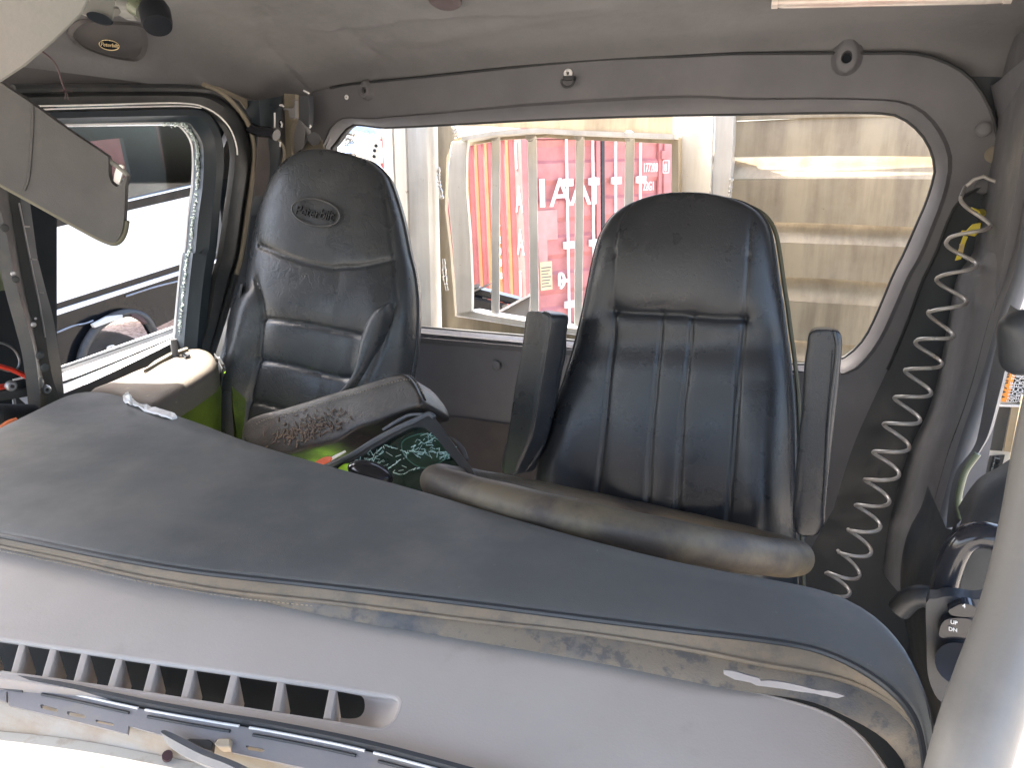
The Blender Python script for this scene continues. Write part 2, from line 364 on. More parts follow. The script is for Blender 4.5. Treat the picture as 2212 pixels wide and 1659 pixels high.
M['knobm'] = mat('dull_mauve_plastic', (.10, .075, .08), .6)
M['gloss'] = mat('glossy_black_plastic', (.02, .021, .026), .16, fine=None)
M['tubeg'] = mat('grey_pillar_tube', (.175, .172, .168), .42, fine=(300, .1), dirt=((.42, .38, .33), 7, .5, .8, .4), mott=.04)
M['mud'] = mat('dried_mud_flakes', (.15, .115, .09), .9)
M['ext'] = mat('cream_cab_paint', (.70, .68, .63), .4, fine=None)
M['dirtw'] = mat('dirty_white_insert', (.5, .5, .48), .5)
M['tglass'] = glass('tinted_glass', (.42, .46, .48), .3)
M['cglass'] = glass('cracked_mirror_glass', (.55, .75, .70), .3, .04)
M['crack'] = mat('glass_crack_edges', (.55, .85, .82), .12, 0, fine=None, trans=.3, spec=1)
M['shard'] = mat('crumbled_safety_glass', (.78, .88, .86), .1, 0, fine=None, trans=.7, spec=.9)
M['mirrorback'] = mat('teal_mirror_backing', (.03, .055, .062), .25, fine=None, coarse=(6, .3, .01))
M['gb'] = mat('gusset_grey_paint', (.13, .12, .11), .5)
M['clear'] = mat('lamp_lens', (.75, .70, .64), .15, .2, fine=None, streak=((.6, .3, .25), (3, 60, 60), .7))

# ================================================================ OUTSIDE: ground, container, cab guard, parked truck
def gz(x, y): return -2.1-.03*y-.08*x
gv = []; gn = 60
gxs = np.sinh(np.linspace(-4.6, 4.6, gn)); gxs = gxs/gxs[-1]*300
for yy in gxs:
    for xx in gxs:
        x_, y_ = xx-1, yy+2
        k = max(0, 1-math.hypot(x_, y_)/60); gv.append((x_, y_, -2.1+(-.03*y_-.08*x_)*(k if k > 0 else 0)+rng.normal(0, .012)))
ground = mk('ground', gv, grid_faces(gn, gn), M['gravel'], kind='structure', fix=False)

# shipping container, seen over a corner
CO = onY([(1140, 700)], 8.6)[0]; CO = Vector((CO.x, CO.y, gz(CO.x, CO.y)+.06))
cdr = Vector((math.sin(math.radians(35)), math.cos(math.radians(35)), 0)); csd = Vector((-cdr.y, cdr.x, 0)); cup = Vector((0, 0, 1))
tl = Matrix.Rotation(math.radians(-2.2), 3, Vector((-.29, .956, 0)))
cdr, csd, cup = tl@cdr, tl@csd, tl@cup
cno = cdr.cross(cup).normalized()        # outward normal of the doors is -csd, of the side is -cdr
def cp(a, b, h): return CO+cdr*a+csd*b+cup*h
cont = thing('shipping_container', 'weathered red shipping container with white stencilled letters seen through the rear window bars', 'container', CO)
def cbox(name, a0, a1, b0, b1, h0, h1, m, parent=cont, **kw):
    return box(name, cp((a0+a1)/2, (b0+b1)/2, (h0+h1)/2), cdr*(a1-a0)/2, csd*(b1-b0)/2, cup*(h1-h0)/2, m, parent, **kw)
cbox('corner_post', 0, .16, 0, .16, 0, 2.6, M['cred']); cbox('corner_post', 2.28, 2.44, 0, .16, 0, 2.6, M['cred'])
cbox('top_rail', .16, 2.28, 0, .12, 2.47, 2.6, M['cred']); cbox('bottom_rail', .16, 2.28, 0, .12, 0, .12, M['cred'])
cbox('end_wall', 0, 2.44, 6.0, 6.06, 0, 2.6, M['cred']); cbox('roof', .02, 2.42, .1, 6.0, 2.56, 2.59, M['cred'])
cbox('far_side_wall', 2.40, 2.43, .16, 6.0, 0, 2.56, M['cred'])
cbox('side_rail', 0, .06, .16, 6, 2.5, 2.6, M['corange']); cbox('side_rail', 0, .06, .16, 6, 0, .14, M['corange'])
cc = []
bb = .18
while bb < 5.9:
    cc += [(.05, bb), (.05, bb+.09), (.015, bb+.13), (.015, bb+.22)]; bb += .27
v = [cp(a, b, .14) for a, b in cc]+[cp(a, b, 2.5) for a, b in cc]; k = len(cc)
sw = mk('corrugated_side', v, [(i, i+1, k+i+1, k+i) for i in range(k-1)], M['cred'], cont, smooth=False)
for i in range(9): 
    b0 = .18+.27*i; cbox('side_ridge', .004, .014, b0+.14, b0+.21, .15, 2.49, M['corange'])
for d in range(2):
    a0 = .17+d*1.06
    # door leaf with two flat belts and shallow horizontal corrugation
    prof = []
    hh = .14
    while hh < 2.4:
        prof += [(.05, hh), (.05, hh+.2), (.085, hh+.24), (.085, hh+.40)]; hh += .46
    prof.append((.05, 2.46))
    v = [cp(a0, b, h) for b, h in prof]+[cp(a0+1.04, b, h) for b, h in prof]; k = len(prof)
    mk('door_leaf', v, [(i, i+1, k+i+1, k+i) for i in range(k-1)], M['cred'], cont, smooth=False)
    cbox('door_edge', a0-.005, a0+.06, .03, .07, .13, 2.47, M['cred']); cbox('door_edge', a0+.98, a0+1.045, .03, .07, .13, 2.47, M['cred'])
    for q in ((.50, .91), (.22, .64))[d]:
        rd = tube('lock_rod', [cp(a0+q, .015, h) for h in (0, 1.3, 2.6)], .018, M['wht'], cont)
        for h in (.35, 1.12, 1.9): cbox('rod_bracket', a0+q-.07, a0+q+.08, -.012, .03, h, h+.09, M['wht'])
    for h in (.3, .95, 1.6, 2.2): cbox('hinge', a0-.06 if d == 0 else a0+1.0, a0+.02 if d == 0 else a0+1.08, -.01, .045, h, h+.11, M['cred'])
cbox('door_gasket', 1.225, 1.275, .02, .05, .13, 2.47, M['rubber'])
def ctext(s, a, h, size, sx=1.0, name='lettering', m='wht', space=1.0, face='door'):
    if face == 'door': return text(name, s, cp(a, .0, h), cdr*sx, cup, size, M[m], cont, .004, space=space)
    return text(name, s, cp(-.006, a, h), -csd*sx, cup, size, M[m], cont, .004, space=space)
cbox('letter_plate', .18, .36, .03, .046, .9, 1.3, M['cpale']); cbox('letter_plate', .2, .52, .028, .046, 1.25, 1.62, M['cpale'])
for s, a in (('I', .19), ('A', .39), ('A', .70), ('I', .99)): ctext(s, a, 1.66, .50, 1.0 if s == 'A' else 1.5)
ctext('177200', 1.905, 2.04, .165, .52); ctext('8', 2.275, 2.045, .14, .7); ctext('22G1', 1.905, 1.80, .165, .55)
fr = [(2.255, 2.02), (2.36, 2.02), (2.36, 2.18), (2.255, 2.18)]
for i in range(4):
    p, q = fr[i], fr[(i+1) % 4]; bar('number_frame', cp(p[0], -.002, p[1]), cp(q[0], -.002, q[1]), cup*.004+cdr*.004, csd*.003, M['wht'], cont)
ctext('30.480 KGS.', 1.84, 1.50, .105, .52); ctext('67.200 LBS.', 1.84, 1.39, .105, .52)
for i, s in enumerate('IAAI'): ctext(s, .16, 2.13-.52*i, .46, .52 if s == 'A' else .8, face='side')
for i, s in enumerate('177200'): ctext(s, .62, 1.66-.15*i, .13, .75, face='side')
ctext('8', .62, .74, .13, .75, face='side')
cbox('placard', .24, .42, .025, .045, .62, .98, M['labelyel'])
for i in range(7): cbox('placard_print', .255, .40-.02*(i % 3), .018, .024, .90-.04*i, .912-.04*i, M['gb'])
tube('lock_hasp', [cp(.52, -.01, .62), cp(.56, -.03, .68), cp(.56, -.03, .78), cp(.52, -.01, .82), cp(.49, -.03, .75), cp(.5, -.02, .66)], .018, M['wht'], cont, n=16)
cbox('lock_handle', .50, .64, -.04, -.01, .70, .74, M['wht'])

# steel bracket frame standing between the cab guard and the container
br = thing('steel_bracket', 'dark steel bracket frame with a grey gusset plate low behind the rear window bars', 'bracket', onY([(1080, 680)], 3.3)[0])
def seg(k, a, b, Y): return onY(cr(k, a, b), Y)
p = seg('F', (400, 1290), (720, 1372), 3.3); bar('cross_bar', *p, Vector((0, .03, 0)), Vector((0, 0, .018)), M['blk'], br)
p = seg('F', (300, 1352), (600, 1422), 3.25); bar('cross_bar', *p, Vector((0, .03, 0)), Vector((0, 0, .022)), M['blk'], br)
p = seg('F', (300, 1330), (490, 1243), 3.2); bar('edge_strip', *p, Vector((0, .02, 0)), Vector((0, 0, .004)), M['gb'], br)
slab('gusset_plate', onY(cr('F', (565, 1445), (782, 1325), (760, 1560), (565, 1620)), 3.15), (0, .02, 0), M['gb'], br)
slab('gusset_plate', onY(cr('F', (330, 1260), (405, 1240), (395, 1330), (330, 1350)), 3.28), (0, .02, 0), M['gb'], br)
p = seg('F', (565, 1440), (785, 1320), 3.14); bar('edge_strip', *p, Vector((0, .02, 0)), Vector((0, 0, .006)), M['steel'], br)
for a, b in (((420, 1290), (420, 2600)), ((560, 1420), (560, 2600))): p = seg('F', a, b, 3.3); bar('stand_leg', *p, Vector((.03, 0, 0)), Vector((0, .03, 0)), M['blk'], br)

# cab guard (headache rack) bolted behind the cab
rack = thing('cab_guard', 'weathered aluminium cab guard with a barred window and ribbed plate behind the rear window', 'cab guard', (-.6, 2.2, -1.9))
RY = 2.15
def rslab(name, k, pts, Y, th, m, **kw): return slab(name, onY(cr(k, *pts), Y), (0, th, 0), M[m], rack, **kw)
def up(p, q): return [p, q]
prof = [(0, 0), (.02, -.022), (.052, -.03), (.056, -.024), (.06, -.03), (.10, -.03), (.104, -.024), (.108, -.03), (.135, -.022), (.16, 0)]
t0 = onY([(823, 200)], RY)[0]; t1 = onY([(848, 780)], RY)[0]
v = []
for P0, sc in ((t0, 1.04), (t1, 1.0)):
    for a, b in prof: v.append(P0+Vector((a*sc, b, 0)))
    for a, b in ((.16, .1), (0, .1)): v.append(P0+Vector((a*sc, b, 0)))
k = len(prof)+2
mk('side_post', v, [(i, (i+1) % k, k+(i+1) % k, k+i) for i in range(k)], M['aluw'], rack, smooth=False)
rslab('side_plate', 'F', [(112, -60), (205, -60), (215, 130), (250, 190), (225, 215), (180, 330), (170, 700), (205, 1000), (240, 1450), (255, 1720), (150, 1720), (125, 700)], 2.19, .02, 'alu', bevel=.002)
rslab('bent_cover_plate', 'F', [(215, 218), (335, 205), (322, 300), (318, 560), (345, 860), (362, 1250), (360, 1440), (252, 1460), (228, 1000), (187, 600), (192, 400)], 2.10, .018, 'aluw', bevel=.002)
rslab('top_beam', 'F', [(150, -80), (1850, -80), (1850, 182), (1600, 165), (1180, 150), (760, 118), (420, 100), (200, 95)], 2.18, .04, 'alu')
for g, sh in (((340, 203), (560, 163)), ((560, 163), (870, 142)), ((870, 142), (1140, 158)), ((1140, 158), (1850, 186))):
    p = seg('F', g, sh, 2.13); bar('top_angle', *p, Vector((0, .05, 0)), Vector((0, 0, .006)), M['aluw'], rack)
    p = seg('F', (g[0], g[1]+14), (sh[0], sh[1]+16), 2.17); bar('top_angle', *p, Vector((0, .01, 0)), Vector((0, 0, .012)), M['alu'], rack)
for (a, b, c_, d_) in ((505, 570, 500, 565), (762, 832, 786, 846), (1110, 1176, 1094, 1160), (1466, 1538, 1440, 1505)):
    yb = {505: 1482, 762: 1530, 1110: 1582, 1466: 1610}[a]
    P1 = onY(cr('F', ((a+b)/2, 178)), 2.16)[0]; P2 = onY(cr('F', ((c_+d_)/2, yb)), 2.16)[0]
    wv = (onY(cr('F', (b, 178)), 2.16)[0]-onY(cr('F', (a, 178)), 2.16)[0]).x/2
    rm = Matrix.Rotation(math.radians(24), 3, 'Z')
    bar('window_bar', P1, P2, rm@Vector((wv*.86, 0, 0)), rm@Vector((0, wv*.5, 0)), M['aluw'], rack, .002)
    disc('weld_bead', P1+Vector((0, -.012, 0)), (0, -1, .3), wv*1.05, .006, M['weld'], rack, 10)
    disc('weld_bead', P2+Vector((0, -.012, .006)), (0, -1, .3), wv*1.05, .006, M['weld'], rack, 10)
rslab('bottom_angle', 'F', [(250, 1455), (362, 1438), (500, 1466), (750, 1508), (1140, 1566), (1500, 1610), (1850, 1650), (1850, 1700), (1140, 1612), (750, 1552), (250, 1472)], 2.11, .06, 'aluw', bevel=.002)
rslab('lower_plate', 'F', [(240, 1474), (750, 1555), (1140, 1615), (1850, 1702), (1850, 1990), (150, 1990), (165, 1600)], 2.15, .02, 'alu')
rslab('frame_angle', 'F', [(1800, 212), (1852, 184), (1852, 1700), (1790, 1640)], 2.13, .05, 'alu', bevel=.002)
rslab('flat_panel', 'C', [(0, 0), (1, 1), (0, 1)], 2.2, .01, 'alu') if False else None
rslab('flat_panel', 3, [(-60, 600), (212, 600), (205, 900), (180, 1300), (150, 2200), (-60, 2200)], 2.17, .03, 'aluw')
rslab('centre_post', 3, [(214, 600), (336, 600), (330, 900), (300, 1300), (270, 2200), (150, 2200), (182, 1300), (206, 900)], 2.12, .07, 'aluw', bevel=.003)
for xx, col in ((218, 'weld'),):
    p = onY(cr(3, (208, 620), (196, 960), (184, 1300), (165, 1800)), 2.118); tube('seam_weld', crv(p, 40), [.0025+.0015*random.random() for _ in range(40)], M['weld'], rack, 6)
p = onY(cr(3, (318, 1140), (305, 1300), (300, 1420)), 2.115); tube('seam_weld', crv(p, 30), [.004+.003*random.random() for _ in range(30)], M['weld'], rack, 6)
for pts in (((120, 400), (128, 520), (150, 630)), ((160, 1060), (170, 1200), (185, 1290)), ((205, 95), (240, 120), (255, 190))):
    p = onY(cr('F', *pts), 2.12); tube('seam_weld', crv(p, 30), [.004+.004*random.random() for _ in range(30)], M['weld'], rack, 6)
# ribbed plate: each course a piece of its own, stepping out and sloping back
rows = [200, 262, 341, 389, 481, 524, 595, 646, 727, 770, 850]
zs = [onY([(1700, r)], 2.22)[0].z for r in rows]
xL = onY([(1582, 400)], 2.22)[0].x; xR = onY([(2120, 400)], 2.22)[0].x
def course(za, zb, ya, yb, nm):
    n_ = 14; v = []
    for i in range(n_):
        t = i/(n_-1); x = xL+(xR-xL)*t; sag = .004*math.sin(6*t+za*9)
        v += [(x, ya+sag, za+.004*math.sin(3*t)), (x, yb+sag, zb+.004*math.sin(3*t+1))]
    f = [(2*i, 2*i+1, 2*i+3, 2*i+2) for i in range(n_-1)]
    v += [(a, b+.02, c) for a, b, c in v]; N = 2*n_
    f += [tuple(N+i for i in q[::-1]) for q in f]; return mk(nm, v, f, M['alu'], rack)
near, far = 2.16, 2.194
seqs = [(0, 1, near, near), (1, 2, near+.004, near), (2, 3, far, near+.004), (3, 4, near, near), (4, 5, far, near+.004), (5, 6, near, near), (6, 7, far, near+.004), (7, 8, near, near), (8, 9, far, near), (9, 10, near, near)]
for a, b, ya, yb in seqs: course(zs[a], zs[b], ya, yb, 'rib_slope' if ya == far else 'rib_flat')
for (a, b) in ((0, 2.1), ):
    for x in (-1.36, -.3, .5): bar('support_leg', (x, 2.25, zs[-1]+.05), (x, 2.25, gz(x, 2.25)), Vector((.03, 0, 0)), Vector((0, .03, 0)), M['alu'], rack)

# crumpled chrome exhaust shield left of the guard
ex = thing('exhaust_stack', 'dented chrome exhaust stack beside the cab guard post, above the passenger headrest', 'exhaust stack', onY([(770, 300)], 2.35)[0])
c0 = onY([(752, 180)], 2.35)[0]; c1 = onY([(775, 700)], 2.35)[0]
path = [c0.lerp(c1, i/40) for i in range(41)]; rad = [.112+.012*math.sin(i*1.9)+.006*math.sin(i*4.1) for i in range(41)]
tube('pipe_shield', path, rad, M['chrome'], ex, 28)
slab('perforated_strap', onY(cr('B', (1190, 830), (1240, 700), (1310, 588), (1385, 640), (1395, 860), (1300, 860)), 2.2), (0, .006, 0), M['aluw'], ex, bevel=.001)
for q in ((1335, 680), (1320, 730), (1315, 790)): disc('rivet', onY(cr('B', q), 2.197)[0], (0, -1, 0), .006, .004, M['dark'], ex, 10)
tube('crease_edge', onY(cr('B', (1000, 570), (1100, 600), (1190, 625), (1300, 590), (1370, 560)), 2.23), .004, M['chrome'], ex, n=24)

# parked truck beside the passenger window
PX = -3.4
tr = thing('parked_truck', 'black truck with a wide white band and tinted windows parked beyond the passenger door', 'truck', (PX, 2.3, gz(PX, 2.3)))
def ln(a, b, x): return (x, a[1]+(b[1]-a[1])*(x-a[0])/(b[0]-a[0]))
XA, XB = -500, 1900
LN = dict(wl=((60, 590), (905, 395)), wl2=((60, 597), (905, 402)), bt=((65, 645), (905, 450)), wb=((145, 1037), (855, 812)),
          b2=((150, 1074), (855, 849)), cw=((160, 1097), (855, 868)))
def bandp(n1, n2, off1=0, off2=0):
    a, b = LN[n1]; c, d = LN[n2]
    P = [ln(a, b, XA), ln(a, b, XB)]+[ln(c, d, XB), ln(c, d, XA)]
    return cr('D', *[(p[0], p[1]+o) for p, o in zip(P, (off1, off1, off2, off2))])
def tslab(nm, pts, X, th, m, **kw): return slab(nm, onX(pts, X), (-th, 0, 0), M[m], tr, **kw)
tslab('chrome_moulding', bandp('wl', 'wl2'), PX+.02, .04, 'whtclean'); tslab('beltline_trim', bandp('wl2', 'bt'), PX, .05, 'blk')
tslab('white_side_panel', bandp('bt', 'wb'), PX, .05, 'whtclean'); tslab('lower_trim', bandp('wb', 'b2'), PX, .05, 'blk')
tslab('chrome_moulding', bandp('b2', 'cw'), PX+.015, .05, 'whtclean')
g0 = [ln(*LN['wl'], XA), ln(*LN['wl'], XB)]
tslab('tinted_window', cr('D', *g0, (XB, -1400), (XA, -1400)), PX-.01, .006, 'tglass')
arch = [(700, 1200), (672, 1150), (640, 1110), (590, 1092), (530, 1094), (470, 1120), (420, 1160), (370, 1215), (330, 1290), (300, 1400), (285, 1560)]
low = [ln(*LN['cw'], XA), ln(*LN['cw'], XB), (XB, 760), (1040, 1010), (830, 1098), (705, 1160)]+arch+[(XA, 1800)]
tslab('lower_body', cr('D', *low), PX, .05, 'blk')
fl = onX(cr('D', (705, 1195), (672, 1135), (640, 1100), (590, 1080), (530, 1082), (462, 1108), (400, 1150), (350, 1215), (315, 1290), (290, 1400)), PX+.03)
tube('wheel_arch_flare', fl, .022, M['rubber'], tr, n=40)
slab('side_marker', onX(cr('D', (575, 1084), (600, 1082), (640, 1103), (662, 1130), (650, 1140), (620, 1118), (580, 1100)), PX+.06), (-.02, 0, 0), M['maroon'], tr, bevel=.003)
slab('side_reflector', onX(cr('D', (368, 1140), (450, 1098), (530, 1088), (530, 1108), (460, 1130), (380, 1160)), PX+.06), (-.02, 0, 0), M['dirtw'], tr, bevel=.003)
for seg_ in ([(175, 1185), (260, 1150), (330, 1135), (370, 1120)], [(545, 990), (700, 940), (840, 905)], [(700, 1168), (690, 1140), (665, 1115)]): tube('body_crease', onX(cr('D', *seg_), PX+.004), .005, M['steel'], tr, n=20, seg=6)
# body behind the outer skin: floor, far side with two openings, added unseen roof slab
hol = [onX(cr('D', (300, 165), (530, 140), (577, 352), (340, 420)), PX-1.5), onX(cr('D', (702, 68), (915, 40), (935, 288), (757, 322)), PX-1.5), onX(cr('D', (1010, -40), (1120, -60), (1120, 240), (1010, 270)), PX-1.5)]
ou = onX(cr('D', (XA, -1400), (1500, -1400), (1500, 700), (XA, 900)), PX-1.5)
slab('far_side_wall', ou, (-.04, 0, 0), M['trimd'], tr, holes=hol)
rt_ = onX(cr('D', (XA, -400), (1500, -700)), PX-.02)
z0 = min(p.z for p in rt_)+.25
y0 = onX(cr('D', (XA, 0)), PX)[0].y; y1 = onX(cr('D', (XB, 0)), PX)[0].y
box('roof', (PX-.76, (y0+y1)/2, 1.1), Vector((.76, 0, 0)), Vector((0, abs(y1-y0)/2+1, 0)), Vector((0, 0, .04)), M['whtclean'], tr)  # unseen slab, added so the truck's inside stays dark
tyc = onX(cr('D', (480, 1510)), PX-.06)[0]; tyr = (onX(cr('D', (490, 1182)), PX-.06)[0]-tyc).length
def wheel(nm, c, r, wd, par):
    prof = [(r*.55, .0), (r*.62, .0), (r*.75, .012), (r*.93, .008), (r*.985, -.02), (r, -.05), (r, -wd+.05), (r*.93, -wd), (r*.55, -wd)]
    v = []; sgm = 48
    for rr, hx in prof:
        for k in range(sgm): an = 2*math.pi*k/sgm; v.append((c.x+hx, c.y+rr*math.cos(an), c.z+rr*math.sin(an)))
    t = mk(nm, v, grid_faces(len(prof), sgm, True), M['tyre'], par)
    disc('wheel_rim', (c.x-.04, c.y, c.z), (1, 0, 0), r*.57, .05, M['steel'], par, 32)
    return t
wheel('tyre', tyc, tyr, .26, tr)
tube('tyre_mark', onX(cr('D', (448, 1272), (450, 1262), (478, 1254), (480, 1264)), PX-.03), .006, M['wht'], tr, n=10, seg=5)

# far things seen through the truck's windows
yrd = slab('lawn', [(-60, -20, -1.4), (-60, 60, -1.0), (-9, 60, -1.35), (-9, -20, -1.5)], (0, 0, -.02), M['grass']); yrd['kind'] = 'structure'
rb = thing('red_trailer', 'dark red ribbed trailer standing beyond the parked truck', 'trailer', (-6.6, 6.2, -1.6))
box('body', (-7.6, 7.9, .2), Vector((1, 0, 0)), Vector((0, 2.4, 0)), Vector((0, 0, 1.2)), M['cred'], rb)
for i in range(14): box('rib', (-6.58, 5.7+i*.32, .2), Vector((.02, 0, 0)), Vector((0, .05, 0)), Vector((0, 0, 1.15)), M['cred'], rb)
for i in range(2): wheel('tyre', Vector((-6.7, 8.4+i*1.1, -1.35)), .5, .3, rb)
def tree(x, y, zb, h, r, lab):
    t = thing('leafy_tree', lab, 'tree', (x, y, zb), 'trees across the lawn')
    tube('trunk', [(x, y, zb), (x+.1, y, zb+h*.35), (x, y+.1, zb+h*.8)], [.22, .17, .06], M['bark'], t, 8)
    v, f = [], []
    for i in range(900):
        d = rng.normal(size=3); d /= np.linalg.norm(d); q = np.array([x, y, zb+h*.62])+d*np.array([r, r, h*.38])*(rng.random()**.35)*(1+.25*math.sin(d[0]*5)+.2*math.cos(d[2]*7))
        a = rng.normal(size=3)*.28; b = rng.normal(size=3)*.28; k = len(v)
        v += [tuple(q), tuple(q+a), tuple(q+a+b), tuple(q+b)]; f.append((k, k+1, k+2, k+3))
    mk('crown', v, f, M['leaf'], t, smooth=False, fix=False)
tree(-22, 14, -1.3, 5, 2.6, 'nearest leafy tree across the lawn beyond the parked truck')
tree(-27, 22, -1.2, 5.5, 3, 'broad leafy tree second along the lawn beyond the parked truck')
tree(-30, 13, -1.2, 4.2, 3, 'low leafy tree furthest back on the lawn beyond the parked truck')
# ================================================================ CAB SHELL
WY = 1.75
def P2(*pts): return list(pts)
# rear window opening on the wall plane (clockwise from lower left)
opn = ([(-1.245, 0, -.30), ] )
top = onY(cr('B', (815, 790), (850, 620), (905, 500), (990, 425), (1080, 403), (1300, 415), (1500, 400))+cr(2, (700, 738), (1200, 700), (1700, 670), (2212, 645))+cr(3, (400, 655), (900, 650), (1300, 660), (1450, 690), (1560, 760), (1650, 880), (1700, 1010), (1700, 1120), (1660, 1290), (1600, 1450), (1520, 1646))+cr(6, (1440, 140), (1340, 370), (1270, 520), (1190, 640), (1100, 730), (1010, 760)), WY)
bot = onY([(1715, 797), (1500, 775), (1246, 748), (1136, 737), (902, 716)], WY)
lft = [Vector((-1.21, WY, bot[-1].z)), Vector((-1.25, WY, bot[-1].z+.04)), Vector((-1.275, WY, -.2)), Vector((-1.30, WY, -.05))]
open1 = crv(top+bot+lft, 150, True)
inn = onY(cr('B', (860, 790), (925, 630), (1000, 530), (1080, 462), (1190, 462), (1350, 485), (1500, 485))+cr(2, (700, 800), (1200, 772), (1700, 752), (2212, 738))+cr(3, (400, 732), (900, 722), (1300, 725), (1430, 758), (1530, 835), (1600, 930), (1640, 1050), (1640, 1130), (1590, 1300), (1530, 1440), (1440, 1646))+cr(6, (1370, 140), (1270, 380), (1190, 540), (1100, 640), (1040, 680), (1000, 690)), WY+.035)
inb = onY([(1720, 789), (1500, 765), (1246, 739), (1136, 728), (902, 708)], WY+.035)
inl = [Vector((-1.195, WY, inb[-1].z)), Vector((-1.235, WY, inb[-1].z+.045)), Vector((-1.262, WY, -.2)), Vector((-1.285, WY, -.05))]
for p in inl: p.y = WY+.035
open2 = crv(inn+inb+inl, 150, True)
wall = mk('wall', *[[], []], M['trimd'], kind='structure', fix=False) if False else None
wo = [Vector((-1.5, WY+.04, -1.75)), Vector((-1.5, WY+.04, .34)), Vector((.24, WY+.04, .34)), Vector((.24, WY+.04, -1.75))]
cen = sum(open2, Vector())/len(open2)
hole = [cen+(p-cen)*1.012 for p in open2]
for p in hole: p.y = WY+.04
wall = slab('wall', wo, (0, .04, 0), M['mask'], holes=[hole], kind='structure')
oc = onY(cr('B', (635, 200), (650, 145), (720, 118), (900, 80), (1100, 45))+cr(2, (600, 490), (1200, 425), (1700, 382), (2212, 362))+cr(3, (400, 345), (1160, 343), (1500, 345), (1700, 400), (1850, 490), (1950, 620), (2020, 780), (2048, 940), (2075, 1010), (2062, 1130), (1990, 1195), (1880, 1230), (1790, 1300), (1720, 1430), (1640, 1646))+cr(6, (1560, 160), (1450, 460), (1340, 720), (1220, 980), (1100, 1260), (980, 1646)), WY)
oc = crv(oc, 90)
out = oc+[Vector((-.05, WY, -1.0)), Vector((-.1, WY, -1.7)), Vector((-1.47, WY, -1.7)), Vector((-1.47, WY, -.2)), Vector((-1.42, WY, .13))]
pan = slab('window_surround', out, (0, .012, 0), M['trim'], wall, holes=[open1], smooth=False)
# rolled lip that turns back towards the glass line
mid = [a.lerp(b, .35) for a, b in zip(open1, open2)]
for a, b in zip(mid, open1): a.y = WY+.002
ring = [Vector(p)-(p-cen).normalized()*-.0 for p in open1]
lip0 = [p+(p-cen).normalized()*.012 for p in open1]
lip1 = [p+(p-cen).normalized()*.004 for p in open1]
for p in lip0: p.y = WY-.001
for p in lip1: p.y = WY-.007
v = [p for r in (lip0, lip1, mid, open2) for p in r]
mk('rolled_lip', v, grid_faces(4, 150, True), M['trim'], wall)
tube('window_seal', [p+Vector((0, .008, 0)) for p in open2], .0045, M['rubber'], wall, 8, close=True)
tube('upper_seam', [p+Vector((0, -.002, 0)) for p in oc[3:78]], .0035, M['rubber'], wall, 6)
# sill ledge and lower carpeted panel
loft('sill_ledge', [onY([(880, 708), (1136, 728), (1246, 741), (1500, 768), (1715, 790)], WY+.03), onY([(880, 727), (1136, 749), (1246, 757), (1500, 786), (1715, 808)], WY-.012), onY([(880, 738), (1136, 760), (1246, 768), (1500, 797), (1715, 819)], WY-.004)], M['trim'], wall, n=30)
lp = onY([(900, 885), (940, 895), (1000, 903), (1100, 917), (1240, 936), (1500, 975)], WY-.01)
M['rearcarpet'] = mat('brown_grey_rear_lining', (.075, .066, .064), .85, fine=(300, .5), coarse=(9, .5, .012), dirt=((.12, .1, .09), 6, .5, .8, .5))
loft('rear_lining', [lp, [p+Vector((0, -.05, -.12)) for p in lp], [p+Vector((0, -.12, -.5)) for p in lp], [p+Vector((0, -.12, -1.0)) for p in lp]], M['rearcarpet'], wall, n=30)
loft('rear_lining', [[Vector((-1.45, WY-.006, -.60)), lp[0]], [Vector((-1.45, WY-.1, -1.6)), lp[0]+Vector((0, -.1, -1))]], M['rearcarpet'], wall, n=6)
# fixings on the surround
def onw(k, x, y, d=.004): return onY(cr(k, (x, y)), WY-d)[0]
disc('plug', onw(5, 1002, 716), (0, -1, 0), .013, .010, M['trim'], wall)
disc('screw', onw(3, 1950, 835), (-.2, -1, 0), .014, .010, M['trim'], wall)
disc('screw', onw(3, 2018, 998), (-.2, -1, 0), .016, .006, M['tan'], wall)
disc('screw', onw(3, 1950, 1205, .0), (-.2, -1, 0), .015, .008, M['trimd'], wall)
disc('screw', onw('B', 1033, 180), (0, -1, 0), .0065, .003, M['wht'], wall, inner=.0025)
disc('snap_stud', onw(2, 1465, 473), (0, -1, 0), .0105, .006, M['wht'], wall, inner=.004)
hk = onY(cr(2, (1425, 508), (1420, 530), (1432, 552), (1458, 562), (1488, 550), (1500, 528), (1496, 506)), WY-.02)
tube('hook_ring', hk, .0028, M['rubber'], wall, 8, n=24)
bar('hook_bar', hk[0]+Vector((0, .012, .002)), hk[-1]+Vector((0, .012, .002)), Vector((0, .008, 0)), Vector((0, 0, .005)), M['rubber'], wall, .001)
def bumper(cx, cy, k, s):   # moulded holder cup with a socket
    c = onw(k, cx, cy, 0); a = s
    prof = []
    for t, (rx, rz, d) in enumerate([(1.3, 1.4, 0), (1.1, 1.3, .004), (.9, 1.2, .014), (.75, 1.0, .017), (.45, .45, .017), (.38, .38, .006)]):
        ringp = []
        for q in range(24):
            an = 2*math.pi*q/24; ringp.append(Vector((c.x+a*rx*math.cos(an), c.y-d, c.z+a*(1.35*rz*math.sin(an) if math.sin(an) > 0 else rz*math.sin(an)))))
        prof += ringp
    o = mk('holder_cup', prof, grid_faces(6, 24, True), M['trim'], wall)
    disc('socket', (c.x, c.y-.007, c.z), (0, -1, 0), a*.36, .001, M['dark'], wall)
bumper(165, 590, 2, .016); bumper(1065, 380, 3, .023)

